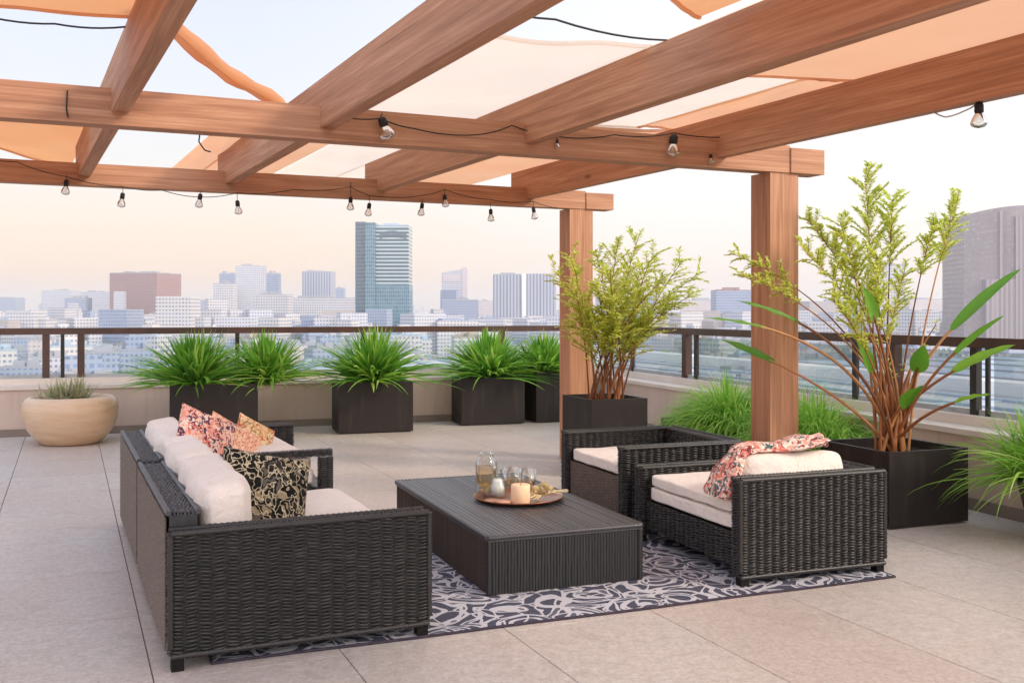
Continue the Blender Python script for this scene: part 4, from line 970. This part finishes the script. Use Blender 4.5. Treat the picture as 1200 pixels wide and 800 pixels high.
tower(301, 340, 346, 1200, 'white low block with dark windows before the twin-stepped cluster', 'f_white2')
tower(357, 391, 319, 1600, 'plain grey square block left of the glass tower', 'f_ribs')
tower(335, 420, 350, 1300, 'long white low block at the foot of the grey square block', 'f_white2', depth=40)
tower(388, 404, 338, 1900, 'small grey annex right of the grey square block', 'f_bluegrey')
# the big glass tower: three faces of its own
g_, w, d, h = tower(444, 479, 266, 1100, 'tall teal glass office tower dominating the skyline', 'f_glass_bands', depth=40, units=0)
g_.location.x = (450.5 - 600) * 1100 / F; w3 = 62 * 1100 / F
for c_ in [c_ for c_ in bpy.data.objects if c_.parent == g_]: bpy.data.objects.remove(c_)
mb = CB(); mb.block(-w3 / 2 + 22, w3 / 2 - .5, -19, 20, 70, h - .5); mb.build('banded_facade', 'f_glass_bands', g_)
mb = CB(); mb.block(-w3 / 2 + 22, w3 / 2, -20, 20.5, 0, 69.9); mb.build('lower_facade', 'f_glass_low', g_)
mb = CB(); mb.block(-w3 / 2 + 11, -w3 / 2 + 21.9, -23, 19, 0, h + 3); mb.build('stair_core', 'f_glass_low', g_)
mb = CB(); mb.block(-w3 / 2, -w3 / 2 + 10.9, -19, 19, 0, h + 4); mb.build('dark_wing', 'f_glass_dark', g_)
mb = MB(); mb.box((-w3 / 2 + 22.5, -18, h - .4), (w3 / 2 - 1, 18, h + 1)); mb.box((0, -8, h + 1.01), (16, 8, h + 3.5)); mb.build('roof_screen', 'roof_blue', g_)
mb = MB()
for k in range(9):
    x = -w3 / 2 + 26 + k * 3.2; mb.box((x, -19.6, h - 14 + 2.4 * math.sin(k * .42)), (x + 3.0, -19.05, h - 8 + 2.6 * math.sin(k * .42)))
mb.build('dark_crown_band', 'f_glass_dark', g_)
# slim tower with slanted top
D = 1500; w = 29 * D / F; c = (533 - 600) * D / F; h0 = EYE + (HZ - 320) * D / F - GZ; h1 = EYE + (HZ - 315) * D / F - GZ
r = empty('office_tower', (c, D, GZ), R(0), 'slim pale tower with a slanted top right of the glass tower', 'building')
mb = MB(); a = [(-w / 2, -15), (w / 2, -15), (w / 2, 15), (-w / 2, 15)]; hs = [h0, h1, h1, h0]; run = 0
for q in range(4):
    p, q2 = a[q], a[(q + 1) % 4]; L_ = math.dist(p, q2); mb.quad([(p[0], p[1], 0), (q2[0], q2[1], 0), (q2[0], q2[1], hs[(q + 1) % 4]), (p[0], p[1], hs[q])], [(run, 0), (run + L_, 0), (run + L_, hs[(q + 1) % 4]), (run, hs[q])]); run += L_
mb.quad([(p[0], p[1], z) for p, z in zip(a, hs)]); mb.build('walls', 'f_white', r)
mb = MB(); mb.box((w / 2 - 7, -15.6, 0), (w / 2 + .4, -15.05, h1 + 1.5)); mb.box((-w / 2 + 1.5, -15.5, h0 - 13), (w / 2 - 9, -15.04, h0 - 3)); mb.build('pale_fin', 'f_pinkish', r)
tower(519, 560, 352, 1300, 'low grey block at the foot of the slanted-top tower', 'f_bluegrey')
tower(561, 577, 353, 1900, 'small pinkish block between slanted-top tower and ribbed slab', 'f_pinkish')
r, w, d, h = tower(578, 611, 322.5, 1300, 'wide ribbed slab tower in grey, left wing, by the far post', 'f_ribs')
r['label'] = 'wide grey ribbed slab tower rising left of the far post'
mb = CB(); mb.block(w / 2 + .5, w / 2 + 6, -d / 2 - 1.5, d / 2 - 4, 0, h + 1); mb.build('white_core', 'trim_white', r)
mb = CB(); mb.block(w / 2 + 6.2, w / 2 + 44, -d / 2 + 1, d / 2 - 2, 0, h + 1.5); mb.build('right_wing', 'f_ribs', r)
tower(836, 876, 341, 1200, 'squat grey block with a brownish cap right of the bushy bamboo', 'f_bluegrey', roofmat='f_brown')
tower(700, 765, 350, 1400, 'pale low block seen behind the bushy bamboo', 'f_white')
tower(765, 836, 352, 1600, 'pinkish white low block between the bamboo and the near post', 'f_pinkish')
tower(1020, 1055, 311, 1100, 'pale window-gridded tower behind the yellow plumes', 'f_white2')
tower(1058, 1106, 351, 1800, 'low peach-coloured block left of the round-topped tower', 'f_pinkish')
tower(940, 1012, 354, 1500, 'low pale block behind the tall plumed plant', 'f_tan')
# big right tower with an arched roofline
D = 800; r = empty('office_tower', ((1180 - 600) * D / F, D, GZ), R(-6), 'huge mauve tower with a rounded top and vertical ribs at the right edge', 'building')
W_ = 122 * D / F; H_ = EYE + (HZ - 256) * D / F - GZ
mb = MB(); n = 20; run = 0
pts = [(-W_ / 2 + W_ * k / n, -26 - 12 * math.sin(math.pi * k / n)) for k in range(n + 1)] + [(W_ / 2, 26), (-W_ / 2, 26)]
def top(x): return H_ + 6.5 * math.sin(math.pi * min(1, max(0, (x + W_ / 2) / W_))) ** .8
for k in range(len(pts)):
    a, b = pts[k], pts[(k + 1) % len(pts)]; L_ = math.dist(a, b); mb.quad([(a[0], a[1], 0), (b[0], b[1], 0), (b[0], b[1], top(b[0])), (a[0], a[1], top(a[0]))], [(run, 0), (run + L_, 0), (run + L_, 110), (run, 110)]); run += L_
mb.quad([(p[0], p[1], top(p[0])) for p in pts]); mb.build('curved_walls', 'f_grid_mauve', r)
mb = MB()
for xa, xb, zt in ((-W_ * .23, -W_ * .19, -3), (-W_ * .10, -W_ * .03, -8), (.03 * W_, .06 * W_, -2), (.14 * W_, .2 * W_, -4), (.3 * W_, .36 * W_, -3), (.44 * W_, .47 * W_, -3)):
    yy = -26 - 12 * math.sin(math.pi * ((xa + xb) / 2 / W_ + .5)); mb.box((xa, yy - 2.2, 0), (xb, yy + 1, top(xa) + zt))
mb.build('rib', 'f_ribs_mauve', r)
mb = MB(); mb.box((-W_ * .36, -39.5, 0), (-W_ * .02, -30, H_ * .57)); mb.build('lower_wing', 'f_ribs_mauve', r)

# neighbouring flat roofs beyond the side parapet
def nb_building(b0_, b1_, a0, a1, z, label, mat, trim):
    r = empty('neighbouring_roof_building', (0, 0, 0), TH, label, 'building')
    mb = CB(); mb.block(b0_, b1_, a0, a1, GZ, z - .6); mb.build('walls', 'f_tan', r)
    mb = MB(); mb.box((b0_ + .01, a0 + .01, z - .59), (b1_ - .01, a1 - .01, z)); mb.build('roof', mat, r)
    mb = MB()
    for (x0, x1, zz) in trim: mb.box((x0, a0 + .5, z + .01), (x1, a1 - .5, z + zz))
    mb.build('parapet', 'trim_white', r)
    return r
nb = nb_building(26, 78, -60, 160, -6.6, 'large flat grey neighbouring roof seen through the right-hand glass railing', 'roof_sheet', [(75, 78, 1.3)])
mb = MB()
for x in (31, 37, 42, 47, 53, 59, 64, 70): mb.box((x, -59, -6.59), (x + .55, 159, -6.59 + .22))
for a in range(-50, 158, 24): mb.box((26.2, a, -6.585), (76.2, a + .25, -6.45))
mb.build('roof_seams', 'roof_blue', nb)
for k in range(10): a, b = rnd.uniform(20, 155), rnd.uniform(50, 74); mb = MB(); mb.box((b, a, -6.58), (b + rnd.uniform(1, 2.5), a + rnd.uniform(1, 3), -6.58 + rnd.uniform(.4, 1))); mb.build('roof_unit', 'roof_pale', nb)
nb2 = nb_building(84, 230, -40, 190, -9.5, 'broad blue-grey neighbouring roof beyond the white parapet line at the right', 'roof_blue', [(84, 85, 1.0), (229, 230, 1.0)])
mb = MB()
for x in range(95, 226, 16): mb.box((x, -39, -9.49), (x + 1.2, 189, -9.2))
mb.build('roof_ridges', 'roof_pale', nb2)

# low city buildings: prototypes shared by copies
fmats = ['f_white', 'f_white2', 'f_tan', 'f_pinkish', 'f_bluegrey', 'f_white', 'f_white2', 'f_bluegrey']; rmats = ['roof_pale', 'roof_tan', 'roof_blue', 'roof_pale']
protos = []
LAB = 'small pale city building in the crowded district beyond the terrace'
occupied = []
def fits(x, y, r_): return all((x - a) ** 2 + (y - b) ** 2 > (r_ + c) ** 2 for a, b, c in occupied)
def blocked(x, y):
    b, a = x * math.cos(TH) + y * math.sin(TH), -x * math.sin(TH) + y * math.cos(TH); return 0 < b < 250 and -100 < a < 215
rc = random.Random(5); placed = 0; tries = 0
while placed < 260 and tries < 6000:
    tries += 1; D = 330 + 1150 * rc.random() ** 1.1; x = rc.uniform(-.56, .56) * D
    w, d, h = rc.uniform(11, 30), rc.uniform(12, 28), rc.choice([8, 10, 12, 15, 18, 21, 25, 30]) * rc.uniform(.8, 1.1)
    if D > 1200: h *= 1.15; w *= 1.25
    h = min(h, 33)
    if blocked(x, D) or not fits(x, D, max(w, d) * .52): continue
    occupied.append((x, D, max(w, d) * .52))
    if len(protos) < 26:
        r = empty('city_building', (x, D, GZ), 0, LAB, 'building', 'low city buildings beyond the terrace')
        mb = CB(); mb.block(-w / 2, w / 2, -d / 2, d / 2, 0, h)
        if rc.random() < .4: mb.block(-w / 2 * rc.uniform(.3, .7), w / 2 * rc.uniform(.3, .7), -d / 4, d / 4, h + .01, h + rc.uniform(3, 8))
        mb.build('walls', fmats[placed % len(fmats)], r); roofs(r, w, d, h, rmats[placed % 4], placed, 6); protos.append(r)
    else:
        r = copy_tree(protos[rc.randrange(len(protos))]); r.location = (x, D, GZ)
    r.rotation_euler = (0, 0, R(rc.choice([19, 19, 24, 8, -12, 40]) + rc.uniform(-3, 3))); placed += 1
mbs = {m: CB() for m in ('f_white', 'f_white2', 'f_tan', 'f_bluegrey')}
for k in range(15500):
    D = 900 + 6500 * rc.random() ** 1.35; x = rc.choice((rc.uniform(-.6, .6), rc.uniform(-.6, .6), rc.uniform(-1.5, 1.3))) * D
    if blocked(x, D): continue
    w, d, h = rc.uniform(9, 38), rc.uniform(10, 30), rc.choice([8, 10, 13, 16, 20, 24, 30, 38]) * rc.uniform(.8, 1.15)
    if rc.random() < .035: h *= 1.7
    if D < 1500 and not fits(x, D, max(w, d) * .5): continue
    m = rc.choice(('f_white', 'f_white2', 'f_tan', 'f_bluegrey', 'f_white', 'f_white2')); a = R(rc.uniform(-30, 40)); mbs[m].T = Matrix.Translation((x, D, GZ)) @ Matrix.Rotation(a, 4, 'Z'); mbs[m].block(-w / 2, w / 2, -d / 2, d / 2, 0, h)
for m, b in mbs.items(): b.T = None; o = b.build('distant_city', m); tag(o, kind='stuff')
tr_mb = MB()
for k in range(1500):
    D = 350 + 2200 * rc.random() ** 1.2; x = rc.uniform(-.58, .58) * D
    if blocked(x, D) or not fits(x, D, 3): continue
    tr_mb.T = Matrix.Translation((x, D, GZ)); r_ = rc.uniform(2.5, 5)
    tr_mb.lathe([(0, 1.5), (r_ * .7, 2.5), (r_, 5), (r_ * .8, 7.5), (0, 9)], 7, sx=rc.uniform(.8, 1.2), ti=rc.random())
tr_mb.T = None; tag(tr_mb.build('street_trees', 'leaf_paddle', smooth=True), kind='stuff')

# haze
mb = MB(); mb.box((-9500, -3000, GZ - 1), (9500, 9500, 150)); hz = mb.build('haze', 'cable')
hm = bpy.data.materials.new('haze'); hm.use_nodes = True; nt = hm.node_tree; nt.nodes.clear(); out = nt.nodes.new('ShaderNodeOutputMaterial'); pv = nt.nodes.new('ShaderNodeVolumePrincipled')
pv.inputs['Color'].default_value = (1, .975, .945, 1); pv.inputs['Density'].default_value = .00018; pv.inputs['Anisotropy'].default_value = .2; nt.links.new(pv.outputs[0], out.inputs['Volume'])
hz.data.materials.clear(); hz.data.materials.append(hm); tag(hz, kind='stuff')

# ------------------------------------------------------------------ light
SUN_AZ, SUN_EL = 112, 30            # to the right of the view direction, degrees above the horizon
w = bpy.data.worlds.new('World'); S.world = w; w.use_nodes = True; nt = w.node_tree; nt.nodes.clear()
N = nt.nodes.new; Lk = nt.links.new
out = N('ShaderNodeOutputWorld'); sky = N('ShaderNodeTexSky'); sky.sky_type = 'NISHITA'; sky.sun_disc = False; sky.sun_elevation = R(SUN_EL); sky.sun_rotation = R(SUN_AZ); sky.dust_density = 3
b1 = N('ShaderNodeBackground'); b1.inputs[1].default_value = .05 * .5; Lk(sky.outputs[0], b1.inputs[0])
tc = N('ShaderNodeTexCoord'); sp = N('ShaderNodeSeparateXYZ'); Lk(tc.outputs['Generated'], sp.inputs[0])
def ramp(stops):
    r = N('ShaderNodeValToRGB'); cr = r.color_ramp
    while len(cr.elements) < len(stops): cr.elements.new(.5)
    for e, (p, c) in zip(cr.elements, stops): e.position = p; e.color = c
    return r
rl = ramp([(0, srgb(252, 216, 196)), (.035, srgb(255, 222, 194)), (.08, srgb(254, 230, 208)), (.135, srgb(242, 236, 230)), (.22, srgb(232, 234, 246)), (.5, srgb(206, 220, 244)), (1, srgb(190, 208, 240))])
rr = ramp([(0, srgb(255, 232, 218)), (.05, srgb(255, 240, 230)), (.12, srgb(255, 250, 246)), (.3, srgb(250, 250, 252)), (1, srgb(214, 224, 244))])
Lk(sp.outputs[2], rl.inputs[0]); Lk(sp.outputs[2], rr.inputs[0])
mr = N('ShaderNodeMapRange'); mr.inputs[1].default_value = -.30; mr.inputs[2].default_value = .20; mr.interpolation_type = 'SMOOTHSTEP'; Lk(sp.outputs[0], mr.inputs[0])
mx = N('ShaderNodeMix'); mx.data_type = 'RGBA'; Lk(mr.outputs[0], mx.inputs[0]); Lk(rl.outputs[0], mx.inputs[6]); Lk(rr.outputs[0], mx.inputs[7])
# sky strength raised behind the viewer as an added fill light
mb_ = N('ShaderNodeMapRange'); mb_.inputs[1].default_value = .1; mb_.inputs[2].default_value = -.9; mb_.inputs[3].default_value = .66; mb_.inputs[4].default_value = 1.65; Lk(sp.outputs[1], mb_.inputs[0])
b2 = N('ShaderNodeBackground'); Lk(mx.outputs[2], b2.inputs[0]); Lk(mb_.outputs[0], b2.inputs[1])
ad = N('ShaderNodeAddShader'); Lk(b1.outputs[0], ad.inputs[0]); Lk(b2.outputs[0], ad.inputs[1]); Lk(ad.outputs[0], out.inputs[0])
sl = bpy.data.lights.new('sun', 'SUN'); sl.energy = 1.5; sl.angle = R(12); sl.color = (1, .86, .7); so = bpy.data.objects.new('sun', sl); col.objects.link(so)
dv = V3((math.sin(R(SUN_AZ)) * math.cos(R(SUN_EL)), math.cos(R(SUN_AZ)) * math.cos(R(SUN_EL)), math.sin(R(SUN_EL)))); so.rotation_euler = dv.to_track_quat('Z', 'Y').to_euler()

cam = bpy.data.cameras.new('camera'); co = bpy.data.objects.new('camera', cam); col.objects.link(co); co.location = (0, 0, EYE); co.rotation_euler = (R(90), 0, 0)
cam.sensor_width = 36; cam.lens = 36 * F / 1200; cam.shift_y = -(400 - HZ) / 1200; cam.clip_end = 40000; cam.clip_start = .05; S.camera = co
S.view_settings.view_transform = 'Standard'; S.view_settings.look = 'None'; S.view_settings.gamma = 1; S.view_settings.use_curve_mapping = False; S.view_settings.exposure = .6
S.cycles.max_bounces = 8; S.cycles.transparent_max_bounces = 24; S.cycles.volume_bounces = 1; S.cycles.use_denoising = True; S.cycles.use_adaptive_sampling = True
